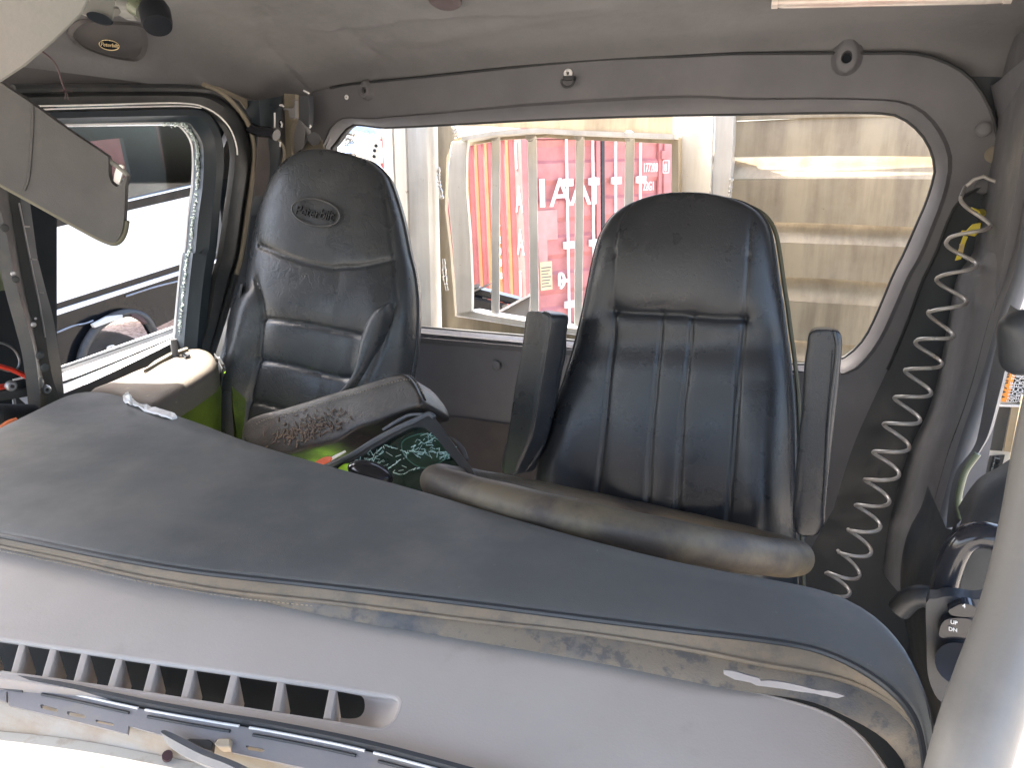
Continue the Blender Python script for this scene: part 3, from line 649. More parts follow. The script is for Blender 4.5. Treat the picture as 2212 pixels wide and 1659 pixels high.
# ceiling: a moulded headliner, vaulted towards all four sides
cx0, cy0, hx, hy = -.57, .72, .955, 1.078
def zc(x, y):
    X = min(1, abs((x-cx0)/hx)); Y = min(1, abs((y-cy0)/hy)); return .13+.24*max(0, 1-X**6)**.4*max(0, 1-Y**3.6)**(1/3.0)
ns, ntt = 150, 150
ss = np.sin(np.linspace(-1, 1, ns)*math.pi/2); v = []
def pdist(P, x, y):
    d = 9
    for i in range(len(P)-1):
        a, b = P[i], P[i+1]; sx, sy = b.x-a.x, b.y-a.y; l = sx*sx+sy*sy+1e-9; t = max(0, min(1, ((x-a.x)*sx+(y-a.y)*sy)/l))
        d = min(d, math.hypot(x-a.x-t*sx, y-a.y-t*sy))
    return d
def onceil(pts):
    r = []
    for p in pts:
        d = ray(*p); t = .3
        while t < 4:
            q = d*t
            if q.z > zc(q.x, q.y) or q.y > 1.77 or q.x < -1.52: break
            t += .004
        r.append(d*t)
    return r
fold1 = onceil(cr(2, (-100, 175), (150, 150), (400, 95), (800, 70), (1200, 62), (1600, 10)))
fold2 = onceil(cr(2, (500, 260), (900, 175), (1350, 95), (1700, 40)))
fold3 = onceil(cr(1, (1650, -20), (1730, 160), (1720, 290), (1880, 470), (1990, 600)))
fold4 = onceil(cr(2, (20, 170), (130, 290), (220, 360), (230, 500)))
fold5 = onceil(cr(1, (1100, 250), (1120, 400), (1240, 450), (1290, 560)))
for i in range(ntt):
    for j in range(ns):
        x = cx0+hx*ss[j]*.999; y = cy0+hy*ss[i]*.999; z = zc(x, y)
        if y > .9:
            z += -.010*math.exp(-(pdist(fold1, x, y)/.014)**2)-.007*math.exp(-(pdist(fold2, x, y)/.03)**2)+.008*math.exp(-(pdist(fold3, x, y)/.008)**2)+.008*math.exp(-(pdist(fold4, x, y)/.015)**2)+.006*math.exp(-(pdist(fold5, x, y)/.015)**2)
        v.append(Vector((x, y, z)))
ceil = mk('ceiling', v, grid_faces(ntt, ns), M['head'], kind='structure')
# outer roof skin and the shell outside
v = [Vector((p.x*1.03+.02, p.y+.01, p.z+.05)) for p in v]
rf = mk('roof_skin', v[:], grid_faces(ntt, ns), M['ext'], ceil)
M['head2'] = mat('side_header_vinyl', (.11, .108, .11), .6, fine=(300, .2), coarse=(8, .35, .008), dirt=((.22, .19, .17), 4, .5, .8, .4))

# side headers and walls below the roof
def quad(name, pts, th, m, parent=None, **kw): return slab(name, pts, th, m, parent, **kw)
lw = slab('side_wall', [(-1.50, -.05, -1.7), (-1.50, 1.80, -1.7), (-1.50, 1.80, .2), (-1.50, 1.50, .2), (-1.50, 1.50, -.50), (-1.50, .62, -.62), (-1.50, -.05, -.62)], (-.03, 0, 0), M['mask'], kind='structure')
hd = onX(cr(1, (-100, 590), (65, 590), (600, 580), (1250, 575), (1420, 630), (1540, 730)), -1.46)
slab('header_rail', [Vector((-1.47, .0, .10)), Vector((-1.47, .5, .12))]+hd+[Vector((-1.47, 1.45, .0)), Vector((-1.47, 1.8, .0)), Vector((-1.47, 1.8, .2)), Vector((-1.47, 0, .2))], (-.02, 0, 0), M['head2'], lw)
rw = slab('side_wall', [(.24, .62, -1.7), (.24, 1.80, -1.7), (.24, 1.80, .25), (.24, 1.46, .25), (.24, 1.46, -.62), (.24, .62, -.62)], (.03, 0, 0), M['trim'], kind='structure')
rh = slab('side_wall', [(.36, .0, .10), (.36, 1.42, .12), (.36, 1.42, .25), (.36, .0, .25)], (.03, 0, 0), M['mask'], kind='structure')
fl = box('floor', (-.57, .9, -1.72), Vector((.94, 0, 0)), Vector((0, .95, 0)), Vector((0, 0, .03)), M['floor'], kind='structure')

# torn lining behind the passenger door
lin_ = loft('torn_lining', [onX(cr('B', (0, 215), (-30, 500), (20, 900), (-200, 1400)), -1.40), onY(cr('B', (130, 210), (140, 500), (130, 900), (0, 1400)), 1.50), onY(cr('B', (370, 170), (360, 500), (330, 900), (250, 1400)), 1.62)], M['mask'], lw, n=30)
loft('lining_flap', [onY(cr('B', (125, 590), (110, 760), (90, 950), (70, 1200)), 1.49), onY(cr('B', (220, 600), (240, 780), (240, 950), (200, 1200)), 1.53)], M['rearcarpet'], lw, n=16, thick=.004)
loft('anchor_strap', [onY(cr('B', (385, 140), (395, 400), (400, 620), (390, 860), (350, 1000)), 1.60), onY(cr('B', (500, 150), (502, 300), (500, 395), (450, 560), (475, 860)), 1.595)], M['tan'], lw, n=30, thick=.012)
slab('strap_notch', onY(cr('B', (375, 292), (480, 290), (486, 200), (504, 210), (503, 398), (440, 395), (430, 318), (378, 312)), 1.585), (0, .01, 0), M['head'], lw, bevel=.001)
tube('pale_wire', onY(cr('B', (225, 522), (290, 535), (330, 610), (380, 690), (385, 800), (340, 960), (280, 1060)), 1.55), .0035, M['tan'], lw, 6, n=40)
tube('black_conduit', onY(cr('B', (40, 500), (130, 530), (240, 545), (310, 570)), 1.50), .014, M['gloss'], lw, 10, n=30)
for a in (((70, 235), (95, 300), (108, 355)), ((290, 340), (292, 420), (290, 490)), ((345, 260), (370, 262), (385, 275)), ((350, 640), (347, 665), (345, 690)), ((352, 430), (365, 460), (360, 490)), ((590, 110), (620, 125), (645, 140)), ((655, 465), (662, 480), (652, 495))): tube('torn_thread', onY(cr('B', *a), 1.54), .0022, M['wht'], lw, 5, n=8)
tube('torn_edge', onY(cr('B', (360, 420), (348, 450), (372, 470), (350, 490)), 1.56), .004, M['gloss'], lw, 6, n=16)
slab('dark_pocket', onY(cr('B', (540, 170), (640, 160), (650, 300), (640, 480), (600, 520), (510, 400), (505, 200)), 1.70), (0, .02, 0), M['trimd'], lw, bevel=.002)
loft('corner_moulding', [onY(cr('B', (500, 400), (440, 500), (430, 640), (440, 800)), 1.61), onY(cr('B', (560, 420), (600, 520), (590, 660), (560, 720)), 1.60), onY(cr('B', (660, 520), (665, 560), (620, 640), (590, 700)), 1.66)], M['head'], lw, n=24)
slab('anchor_plate', onY(cr('B', (580, 690), (680, 590), (735, 560), (770, 620), (805, 720), (800, 800), (640, 745)), 1.66), (0, .004, 0), M['tan'], lw, bevel=.001)
bp = onY(cr('B', (690, 610), (748, 612)), 1.64); bp[1].y -= .02
tube('anchor_bolt', [bp[0], bp[1]], .016, M['gray'], lw, 14)
slab('bracket_tab', onX(cr(1, (1310, 538), (1420, 560), (1600, 640), (1605, 690), (1595, 705), (1555, 650), (1420, 590), (1330, 560)), -1.39), (-.004, 0, 0), M['tan'], lw, bevel=.001)

# moulded pocket and badge on the side of the vaulted ceiling
pk = onceil(cr(1, (430, 190), (520, 120), (700, 130), (900, 150), (945, 220), (940, 320), (885, 385), (780, 380), (650, 350), (520, 300), (450, 245)))
pkc = sum(pk, Vector())/len(pk); inw = (Vector((cx0, 1.0, -.1))-pkc).normalized()
pr = crv([p+inw*.004 for p in pk], 50, True); pi_ = [pkc+(p-pkc)*.86+inw*.001 for p in pr]
v = pr+[pkc+(p-pkc)*.93+inw*.012 for p in pr]+pi_; ff = grid_faces(3, 50, True)+[tuple(100+i for i in range(50))]
mk('speaker_pod', v, ff, M['head2'], ceil)
bc = cr(1, (706, 290)); bpos = onD(bc, onceil(bc)[0].length/ray(*bc[0]).length-.03)[0]
e1 = (onD(cr(1, (760, 296)), 1.0)[0]-onD(bc, 1.0)[0]).normalized(); nb = -bpos.normalized(); e2 = nb.cross(e1).normalized()
bdg = []
for i in range(28): an = 2*math.pi*i/28; bdg.append(bpos+e1*.021*math.cos(an)+e2*.0095*math.sin(an))
slab('badge_plate', bdg, nb*-.006, M['dark'], ceil); 
text('badge_lettering', 'Peterbilt', bpos+nb*.0015-e2*.003, e1, e2, .0105, M['badge'], ceil, .0006, shear=.3, align='CENTER')
tube('badge_rim', bdg, .0009, M['badge'], ceil, 6, close=True)
# ================================================================ PASSENGER DOOR
def X_(k, pts, v): return onX(cr(k, *pts), v)
door = thing('truck_door', 'black passenger door with empty window frame, crumbled glass edge and inner panel coloured by green bounce light', 'door', (-1.42, 1.05, -1.5))
A1 = X_(1, [(-60, 580), (60, 577), (600, 570), (1250, 577), (1420, 622), (1530, 712), (1600, 830), (1622, 950), (1618, 1100), (1575, 1400), (1540, 1646)], -1.39)+X_(4, [(1495, 150), (1395, 480), (1345, 640), (1320, 760)], -1.39)
A2 = X_(1, [(-60, 700), (250, 684), (1150, 668), (1330, 706), (1450, 800), (1510, 920), (1520, 1050), (1490, 1300), (1440, 1646)], -1.375)+X_(4, [(1400, 160), (1360, 400), (1312, 600), (1290, 760)], -1.375)
A15 = [a.lerp(b, .5)+Vector((.012, 0, 0)) for a, b in zip(crv(A1, 60), crv(A2, 60))]
loft('opening_seal', [crv(A1, 60), A15, crv(A2, 60)], M['rubber'], door, n=90, thick=.02, away=(-1, 0, 0))
tube('opening_seal_bead', [p+Vector((.012, 0, 0)) for p in crv(A1, 80)][2:], .009, M['rubber'], door, 8)
tan_ = X_(1, [(1318, 545), (1420, 590), (1520, 680), (1605, 800), (1642, 930), (1645, 1050), (1600, 1400), (1562, 1646)], -1.37)+X_(4, [(1530, 130)], -1.37)
tube('door_gasket', tan_, .0055, M['tan'], door, 8, n=60)
a3_ = crv(X_(1, [(200, 712), (600, 700), (1150, 688), (1290, 700)], -1.385), 30)
tube('gap_light_line', [p+Vector((.008, 0, 0)) for p in crv(X_(1, [(200, 686), (600, 678), (1150, 666), (1330, 704), (1450, 798), (1508, 920), (1518, 1050), (1488, 1300), (1440, 1646)], -1.365), 60)[:42]], .0018, M['wht'], door, 6)  # white tubes stand for bright outside light in the frame gaps
tube('gap_light_line', [p+Vector((.006, 0, .001)) for p in a3_], .0016, M['wht'], door, 6)
A3 = X_(1, [(-60, 728), (290, 712), (1150, 690), (1300, 705), (1385, 780), (1432, 900), (1442, 1040), (1422, 1300), (1392, 1646)], -1.40)+X_(4, [(1370, 100), (1340, 350), (1318, 590), (1310, 700)], -1.40)
A4 = X_(1, [(-60, 825), (410, 800), (1150, 788), (1235, 812), (1300, 900), (1318, 1000), (1312, 1200), (1285, 1400), (1262, 1646)], -1.40)+X_(4, [(1248, 0), (1215, 300), (1192, 560), (1188, 690)], -1.40)
a3, a4 = crv(A3, 70), crv(A4, 70)
loft('window_frame', [[p+Vector((-.03, 0, 0)) for p in a3], a3, [a.lerp(b, .18)+Vector((.014, 0, 0)) for a, b in zip(a3, a4)], [a.lerp(b, .6)+Vector((.016, 0, 0)) for a, b in zip(a3, a4)], [a.lerp(b, .75)+Vector((.006, 0, 0)) for a, b in zip(a3, a4)], a4, [p+Vector((-.03, 0, 0)) for p in a4]], M['mask'], door, n=110)
A5 = X_(1, [(410, 806), (1100, 800), (1180, 822), (1238, 900), (1256, 1040), (1250, 1200), (1240, 1400), (1225, 1646)], -1.46)+X_(4, [(1215, 0), (1180, 300), (1150, 565)], -1.46)
A4b = A4[1:-1]
loft('outer_reveal', [[p+Vector((-.032, 0, 0)) for p in crv(A4b, 60)], crv(A5, 60)], M['whtclean'], door, n=60, thick=.004)
# crumbled safety glass stuck in the channel
geos = []
pa = crv([p+Vector((-.016, 0, 0)) for p in A4b], 300)
for i in range(800):
    t = rng.random()
    t = .30+.25*t**.9 if i < 560 else .55+.43*t
    c = pa[int(t*299)]+Vector((rng.normal(0, .002), rng.normal(-.001, .0024 if t < .5 else .0010), rng.normal(0, .004)))
    s = rng.uniform(.0008, .0024)
    v, f = box_geo((0, 0, 0), (s, 0, 0), (0, s*rng.uniform(.5, 1.2), 0), (0, 0, s*rng.uniform(.4, 1)))
    r = Matrix.Rotation(rng.uniform(0, 3), 3, Vector(rng.normal(size=3)).normalized()); geos.append(([c+r@q for q in v], f))
join_geo('glass_crumbs', geos, M['shard'], door, smooth=False, kind='stuff')
# front pillar of the door and the hinge pillar before it
fr_ = [(64, 430), (72, 490), (80, 549), (86, 575), (100, 630), (114, 682), (124, 740), (133, 800), (138, 850), (141, 880)]
F1 = onX([(52, 330)]+fr_+[(143, 920)], -1.40)
F0 = onX(cr('A', (70, 100), (110, 300), (145, 500), (185, 700), (225, 900), (255, 1100), (290, 1300), (335, 1440), (345, 1520)), -1.385)
Fm = onX(cr('A', (20, 100), (60, 300), (90, 480), (110, 620), (150, 820), (190, 1000), (225, 1200), (262, 1380), (280, 1520)), -1.37)
loft('front_pillar', [[p+Vector((-.05, .0, 0)) for p in F1], F1, F0], M['mask'], door, n=50)
loft('pillar_seal', [F0, [p+Vector((.012, -.004, 0)) for p in F0], Fm], M['rubber'], door, n=50, thick=.012)
tube('frame_groove', onX(cr('A', (110, 300), (150, 500), (190, 700), (228, 880), (262, 1080)), -1.372), .0018, M['steel'], door, 6, n=40)
tube('outer_edge', [p+Vector((-.01, 0, 0)) for p in F1], .003, M['aluw'], door, 6, n=40)
for i, yy in enumerate((435, 625, 820)): 
    q = onX(cr('A', (135+i*46, yy), (172+i*40, yy+2)), -1.368); tube('trim_clip', q, .0015, M['steel'], door, 5)
Fa = onX(cr('A', (-60, 230), (0, 380), (40, 560), (70, 720), (110, 880), (150, 1020), (190, 1180), (215, 1380), (225, 1560)), -1.35)
M['hinge'] = mat('worn_brown_hinge_paint', (.026, .029, .031), .5, fine=(300, .2), dirt=((.08, .065, .05), 9, .5, .7, .6))
loft('hinge_pillar', [Fm, [p+Vector((.006, 0, 0)) for p in Fa]], M['hinge'], door, n=50, thick=.02, away=(-1, 0, 0))
for x, y, r_ in ((25, 445, .009), (88, 742, .008), (76, 708, .006), (193, 1005, .006), (232, 1185, .010), (262, 1257, .011), (205, 970, .003)):
    disc('pillar_bolt', onX(cr('A', (x, y)), -1.338)[0], (1, -.3, 0), r_*.8, .004, M['hinge'] if r_ > .007 else M['steel'], door, 12)
# sill: white outer ledge, rubber, dusty cap
sl = [((-60, 1440), (205, 1368), (520, 1255), (820, 1148), (870, 1130)), ((-60, 1480), (208, 1400), (520, 1290), (826, 1178), (870, 1160)), ((-60, 1620), (215, 1522), (520, 1385), (848, 1222), (880, 1205)), ((-60, 1650), (222, 1545), (540, 1405), (855, 1240), (890, 1222))]
S0, S1, S2, S3 = X_('D', sl[0], -1.50), X_('D', sl[1], -1.485), X_('D', sl[2], -1.425), X_('D', sl[3], -1.415)
loft('outer_belt_seal', [S0, S1], M['gray'], door, n=40, thick=.01); loft('outer_sill', [S1, S2], M['whtclean'], door, n=40, thick=.01)
tube('sill_groove', [a.lerp(b, .45)+Vector((0, 0, .001)) for a, b in zip(S1, S2)], .0025, M['rubber'], door, 6, n=40)
tube('upper_edge_line', S0, .003, M['whtclean'], door, 6, n=40)
loft('inner_belt_seal', [S2, [p+Vector((.004, 0, .006)) for p in S2], S3, [p+Vector((.02, 0, -.03)) for p in S3]], M['rubber'], door, n=40, thick=.005)
loft('door_skin', [S3, [p+Vector((.0, 0, -1.0)) for p in S3]], M['mask'], door, n=30)
loft('door_skin', [S0, [p+Vector((-.03, 0, -1.0)) for p in S0]], M['whtclean'], door, n=30)
q0, q1 = X_('D', [(800, 1322)], -1.38)[0], X_('D', [(350, 1500)], -1.38)[0]
cn = (q0-q1).cross(Vector((.13, 0, .006))).normalized()
if cn.z < 0: cn = -cn
def onC(pts, off=0): return onP(cr('D', *pts), q0+cn*off, cn)
capo = [(330, 1508), (450, 1458), (600, 1392), (700, 1358), (800, 1324), (870, 1290), (905, 1268), (960, 1268), (1005, 1290), (1030, 1330), (1015, 1370), (980, 1402), (900, 1455), (800, 1515), (690, 1576), (620, 1562), (540, 1532), (440, 1518)]
cp_ = crv(onC(capo), 90, True); cc_ = sum(cp_, Vector())/90
rws = []
for s, o in ((.3, .004), (.75, .006), (.9, .004), (.97, -.002), (1.0, -.012), (1.0, -.03), (.98, -.05)):
    rws.append([cc_+(p-cc_)*s+cn*o for p in cp_])
v = [cc_+cn*.004]+[p for r in rws for p in r]; ff = [(0, 1+i, 1+(i+1) % 90) for i in range(90)]+[tuple(1+x for x in q) for q in grid_faces(7, 90, True)]
mk('door_cap', v, ff, M['cap'], door, smooth='all')
li = onC([(1022, 1352), (1000, 1388), (960, 1422), (880, 1470), (780, 1530), (700, 1572), (600, 1560), (500, 1530), (300, 1520), (0, 1600)], -.012)
loft('inner_panel', [li, [p+Vector((.012, 0, -.06)) for p in li], [p+Vector((.0, -.01, -.2)) for p in li], [p+Vector((-.0, -.03, -.45)) for p in li], [p+Vector((-.0, -.03, -.9)) for p in li]], M['lime'], door, n=70, thick=.01, away=(-1, .3, 0))
kp = onC([(812, 1322), (812, 1250)], 0); kp[1] = kp[0]+Vector((0, 0, .045))
tube('lock_knob', [kp[0], kp[0].lerp(kp[1], .5), kp[1]], .0075, M['trim'], door, 12)
tube('sill_latch', onC([(850, 1305), (870, 1318), (885, 1310), (865, 1298), (850, 1300)], .008), .003, M['gloss'], door, n=20, seg=6)
slab('broken_trim', onC([(640, 1385), (790, 1300), (880, 1268), (870, 1262), (780, 1292), (700, 1335)], .012), (0, 0, -.006), M['tan'], door)

# paper on the far end of the dash
pp = onZ(cr(4, (798, 948), (828, 905), (862, 945), (905, 975), (1000, 1003), (1132, 1046), (1136, 1064), (1060, 1056), (960, 1020), (880, 985)), -.372)
pa_ = slab('crumpled_paper', [p+Vector((0, 0, rng.normal(0, .0012))) for p in crv(pp, 36, True)], (0, 0, .004), M['paper'], smooth=False)
tag(pa_, 'torn white paper strip lying along the rear edge of the dash by the door', 'paper')
tag(slab('cleaning_wipe', [p+Vector((0, 0, rng.normal(0, .004))) for p in crv(onZ(cr(4, (810, 905), (835, 925), (845, 950), (822, 945)), -.355), 20, True)], (0, .004, -.004), M['paper'], smooth=False), 'small white scrap standing up at the tip of the torn paper strip', 'paper')

# seat belt of the passenger seat
sb = thing('seat_belt', 'grey seat belt hanging beside the passenger seat with a metal guide at the door cap', 'seat belt', X_(4, [(1420, 640)], -1.30)[0])
loft('belt_web', [onY(cr(4, (1556, 190), (1490, 380), (1395, 585), (1380, 640)), 1.36), onY(cr(4, (1566, 192), (1520, 420), (1462, 640), (1445, 690)), 1.34)], M['belt'], sb, n=30, thick=.002)
loft('belt_web', [onY(cr(4, (1385, 640), (1395, 800), (1320, 1000), (1270, 1150), (1240, 1300)), 1.25), onY(cr(4, (1435, 740), (1430, 850), (1390, 1050), (1370, 1180), (1350, 1320)), 1.22)], M['belt'], sb, n=30, thick=.002)
tube('belt_guide', onY(cr(4, (1405, 672), (1425, 700), (1445, 735), (1440, 770), (1415, 800)), 1.24), .006, M['chrome'], sb, n=24, seg=8)
slab('guide_tongue', onY(cr(4, (1402, 668), (1415, 668), (1440, 710), (1428, 712)), 1.235), (0, .004, 0), M['wht'], sb)
tube('belt_guide', onY(cr(4, (1412, 720), (1422, 740), (1418, 765)), 1.23), .004, M['wht'], sb, n=12, seg=8)

# tangle of wires and tools seen in the far corner before the hinge pillar
def XA_(pts, v): return onX(cr('A', *pts), v)
bw = slab('side_wall', XA_([(-900, -300), (330, -300), (330, 1900), (-900, 1900)], -1.50), (-.02, 0, 0), M['dark'], kind='structure')
M['greenglass'] = mat('mottled_green_glass', (.10, .12, .075), .3, fine=None, dirt=((.17, .19, .13), 4, .45, .8, .8))
slab('vent_pane', XA_([(-200, 480), (10, 600), (60, 700), (100, 800), (-200, 830)], -1.485), (-.01, 0, 0), M['greenglass'], bw)  # opaque pane; the greenish reflection in it is painted as its colour
def wire(name, lab, cat, pts, r, m, X=-1.42, k='A', group=None, n=50, seg=8):
    o = tube(name, onX(cr(k, *pts), X), r, M[m], None, seg, n=n); tag(o, lab, cat, group); return o
wire('red_wire', 'thick red wire crossing the dark corner left of the dash', 'wire', [(-60, 1225), (0, 1248), (60, 1265), (120, 1290), (180, 1325), (205, 1345)], .0048, 'red')
wire('red_wire', 'short red wire end under the thick red one in the dark corner', 'wire', [(-60, 1375), (0, 1368), (45, 1360)], .0055, 'red')
wire('thin_wire_loop', 'thin grey wire loop above the red wire in the dark corner', 'wire', [(-40, 1110), (20, 1115), (80, 1150), (112, 1210), (100, 1260), (50, 1275), (0, 1260)], .0022, 'steel')
wire('orange_wire', 'orange wire along the left end of the dash above the corrugated hose', 'wire', [(180, 1513), (230, 1510), (280, 1520), (330, 1545)], .0035, 'orangew', -1.33)
wire('orange_wire', 'frayed orange wire at the picture edge below the corrugated hose', 'wire', [(-60, 1650), (0, 1610), (50, 1575), (95, 1560)], .005, 'orangew', -1.30)
pl = thing('linkage', 'dull metal linkage with round pivots lying in the dark corner left of the dash', 'linkage', XA_([(150, 1380)], -1.38)[0])
bar('arm', *XA_([(40, 1362), (205, 1342)], -1.38), Vector((0, 0, .008)), Vector((.004, 0, 0)), M['hinge'], pl, .002)
bar('arm', *XA_([(-60, 1430), (260, 1380)], -1.37), Vector((0, 0, .008)), Vector((.006, 0, 0)), M['hinge'], pl, .002)
for q, r_ in (((203, 1343), .014), ((262, 1380), .009), ((60, 1360), .010)): disc('pivot', XA_([q], -1.365)[0], (1, -.2, 0), r_, .01, M['steel'], pl, 16, inner=r_*.35)
bar('tie', *XA_([(80, 1440), (150, 1500)], -1.39), Vector((0, 0, .012)), Vector((.004, 0, 0)), M['gray'], pl, .002)
hs = XA_([(-100, 1530), (0, 1530), (60, 1532), (130, 1530), (190, 1532)], -1.33)
P_ = crv(hs, 220); tag(tube('corrugated_hose', P_, [.017+.0035*math.sin(i*.9) for i in range(220)], M['rubber'], None, 14), 'black corrugated hose at the left end of the dash', 'hose')

# ================================================================ SEATS
pn = Vector((.10, -math.cos(math.radians(14)), math.sin(math.radians(14))))
ps = thing('passenger_seat', 'worn black leather passenger seat with embossed oval emblem and a high one-piece back', 'seat', (-1.13, 1.3, -1.6))
pp0 = onY([(730, 500)], 1.47)[0]
Lp = [(728, 332), (690, 333), (650, 344), (616, 368), (592, 408), (572, 458), (558, 515), (550, 570), (543, 620)]+cr(4, (1560, 330), (1500, 560), (1440, 740), (1400, 950), (1370, 1150), (1340, 1450), (1320, 1900))
Rp = [(728, 332)]+cr(2, (60, 1012), (140, 1035), (220, 1068), (300, 1150), (355, 1290), (400, 1450), (440, 1646))+cr(5, (470, 120), (490, 270), (492, 440), (478, 640), (450, 800), (440, 1000), (430, 1400), (420, 2000))
seamP = [
 (cr(1, (1650, 1580),)+cr(4, (1740, 0-30), (1860, 15), (1990, 55), (2150, 90))+cr(5, (0, 82), (100, 78), (190, 62), (300, 25)), .004, .005, .02, .007),
 (cr(2, (195, 1060), (225, 1200), (262, 1400), (300, 1646))+cr(5, (300, 0), (340, 280), (330, 330), (300, 480), (245, 680), (180, 850), (60, 1100)), .0035, .004, .015, .005),
 (cr(4, (1640, 160), (1680, 230), (1702, 310), (1702, 420), (1672, 640), (1640, 800), (1600, 960), (1565, 1220), (1540, 1500)), .004, .006, .02, .010),
 (cr(4, (1702, 415), (1850, 432), (2030, 460), (2212, 500))+cr(5, (0, 497), (150, 530)), .004, .005, .02, .006),
 (cr(4, (1665, 683), (1850, 712), (2050, 765), (2212, 800))+cr(5, (0, 800), (60, 800)), .004, .005, .02, .006),
 (cr(4, (1610, 952), (1750, 980), (1870, 1022), (2050, 1060)), .004, .005, .02, .006),
 (cr(4, (2200, 120), (2170, 350), (2120, 560), (2070, 760), (2050, 900), (2040, 1100)), .004, .0, .03, .004),
]
def shP(a, b, u, v):   # side bolsters stand proud, lumbar swells
    return .028*np.exp(-((np.abs(u)-.72)/.16)**2)*np.clip((v-.35)*4, 0, 1)+.012*np.exp(-((v-.45)/.1)**2)
bk = pillow('backrest', Lp, Rp, pp0, pn, .065, M['leathP'], ps, p=3.2, back=1.1, nu=150, nv=220, e0=.10, seams=seamP, shape=shP)
# wing bolster, proud of the back on the window side
wl = cr(5, (322, 315), (260, 345), (200, 400), (160, 480), (135, 560), (118, 660), (98, 760), (60, 830), (0, 895), (-80, 960))
wr = cr(5, (325, 315), (330, 370), (318, 440), (290, 530), (258, 620), (225, 690), (180, 780), (120, 850), (50, 920), (-20, 990))
pillow('side_bolster', wl, wr, pp0+pn*.062, pn, .035, M['leathP'], ps, p=2.0, back=.6, nu=40, nv=80, e0=.15, e1=.1)
def stitch(name, pts, p0, n, off, m, par, r=.0011, step=3):
    P = crv(onP(pts, p0+n*off, n), 200); g = []
    for i in range(0, 198, step):
        a, b = P[i], P[min(199, i+1)]; g.append(tube_geo([a, a.lerp(b, .5)+n*r, b], r, 4))
    return join_geo(name, g, M[m], par, smooth=False, kind='stuff')
tube('welt', [q for q in crv(onP(Rp[1:18], pp0, pn), 90)], .004, M['leathP'], ps, 8)
# oval emblem embossed in the headrest
ec = onP(cr(1, (2043, 1372)), pp0+pn*.073, pn)[0]
ea = (onP(cr(1, (2200, 1400)), pp0+pn*.073, pn)[0]-ec); eb = (onP(cr(1, (2050, 1285)), pp0+pn*.073, pn)[0]-ec)
ov = [ec+ea*math.cos(t)+eb*math.sin(t) for t in np.linspace(0, 2*math.pi, 60, endpoint=False)]
tube('emblem_rim', ov, .0022, M['leathP'], ps, 8, close=True)
tube('emblem_rim', [ec+(q-ec)*.93 for q in ov], .0009, M['leathP'], ps, 6, close=True)
M['leathE'] = mat('emblem_leather', (.034, .037, .041), .34, fine=None)
text('emblem_lettering', 'Peterbilt', ec-eb.normalized()*.0125-ea.normalized()*.006-pn*.0018, ea.normalized(), eb.normalized(), .033, M['leathE'], ps, .0028, shear=.25, align='CENTER', space=.92)
# seat cushion and base, mostly below the dash line
cu0 = Vector((-1.13, 1.13, -.80))
def cushion(nm, c, hw, hd, th, m, par, sl=.0):
    nu_, nv_ = 40, 40; v = []
    for i in range(nv_):
        for j in range(nu_):
            a = math.sin((i/(nv_-1)-.5)*math.pi); b = math.sin((j/(nu_-1)-.5)*math.pi)
            h = th*max(0, (1-abs(a)**5)*(1-abs(b)**5))**.33
            v.append((c[0]+b*hw, c[1]+a*hd, c[2]+h+.02*abs(b)**3-sl*a))
    N = len(v); v += [(x, y, c[2]-th*.3) for x, y, z in v]; f = grid_faces(nv_, nu_); f += [tuple(N+i for i in q[::-1]) for q in f]
    for i in range(nv_-1):
        f.append((i*nu_, (i+1)*nu_, N+(i+1)*nu_, N+i*nu_)); a = i*nu_+nu_-1; f.append((a, N+a, N+a+nu_, a+nu_))
    for j in range(nu_-1): f.append((j, N+j, N+j+1, j+1)); a = (nv_-1)*nu_; f.append((a+j, a+j+1, N+a+j+1, N+a+j))
    return mk(nm, v, f, M[m], par, smooth='all')
cushion('seat_cushion', (-1.13, 1.02, -.84), .25, .25, .10, 'leathP', ps, .03)
box('seat_base', (-1.13, 1.05, -1.28), Vector((.17, 0, 0)), Vector((0, .18, 0)), Vector((0, 0, .40)), M['trimd'], ps, .02)
# flipped-down armrest, dirty on top
an_ = Vector((-.25, -.78, .57)).normalized()
ap0 = onY([(730, 905)], 1.08)[0]
top_e = cr(4, (1612, 1150), (1625, 1120), (1660, 1085), (1720, 1055), (1860, 1018), (2040, 965), (2212, 910))+cr(5, (130, 875), (260, 835), (360, 805), (430, 796), (475, 815), (510, 860), (535, 905), (556, 955))
bot_e = cr(4, (1612, 1150), (1614, 1175), (1622, 1205), (1650, 1240), (1740, 1290), (1880, 1312), (2030, 1275), (2212, 1232))+cr(5, (130, 1155), (260, 1110), (380, 1062), (480, 1025), (540, 1010), (560, 990), (562, 970), (556, 955))
arm = pillow('armrest', top_e, bot_e, ap0, an_, .020, M['leathA'], ps, p=7, back=3.2, nu=60, nv=110, e0=.05, e1=.05, pe=3)
tube('armrest_piping', [q+an_*.008 for q in crv(onP(top_e[1:], ap0, an_), 120)], .0028, M['leathA'], ps, 8)
stitch('armrest_stitching', [(x, y+4.5) for x, y in top_e[2:-1]], ap0, an_, .022, 'tan', ps, .0009)
g = []
for i in range(260):
    t = rng.random(); w_ = rng.random()
    x = 1760+480*rng.normal(.5, .27); y = 1190-(x-1760)*.28+rng.normal(0, 42)
    c = onP(cr(4, (x, y)), ap0+an_*.0215, an_)[0]
    a = rng.uniform(0, 6.3); L_ = rng.uniform(.0008, .006); wd = rng.uniform(.0004, .0012)
    d1 = (Vector((math.cos(a), 0, math.sin(a)))-an_*an_.dot(Vector((math.cos(a), 0, math.sin(a))))).normalized(); d2 = an_.cross(d1)
    g.append(box_geo(c, d1*L_, d2*wd, an_*.0006))
join_geo('dried_mud', g, M['mud'], ps, smooth=False, kind='stuff')
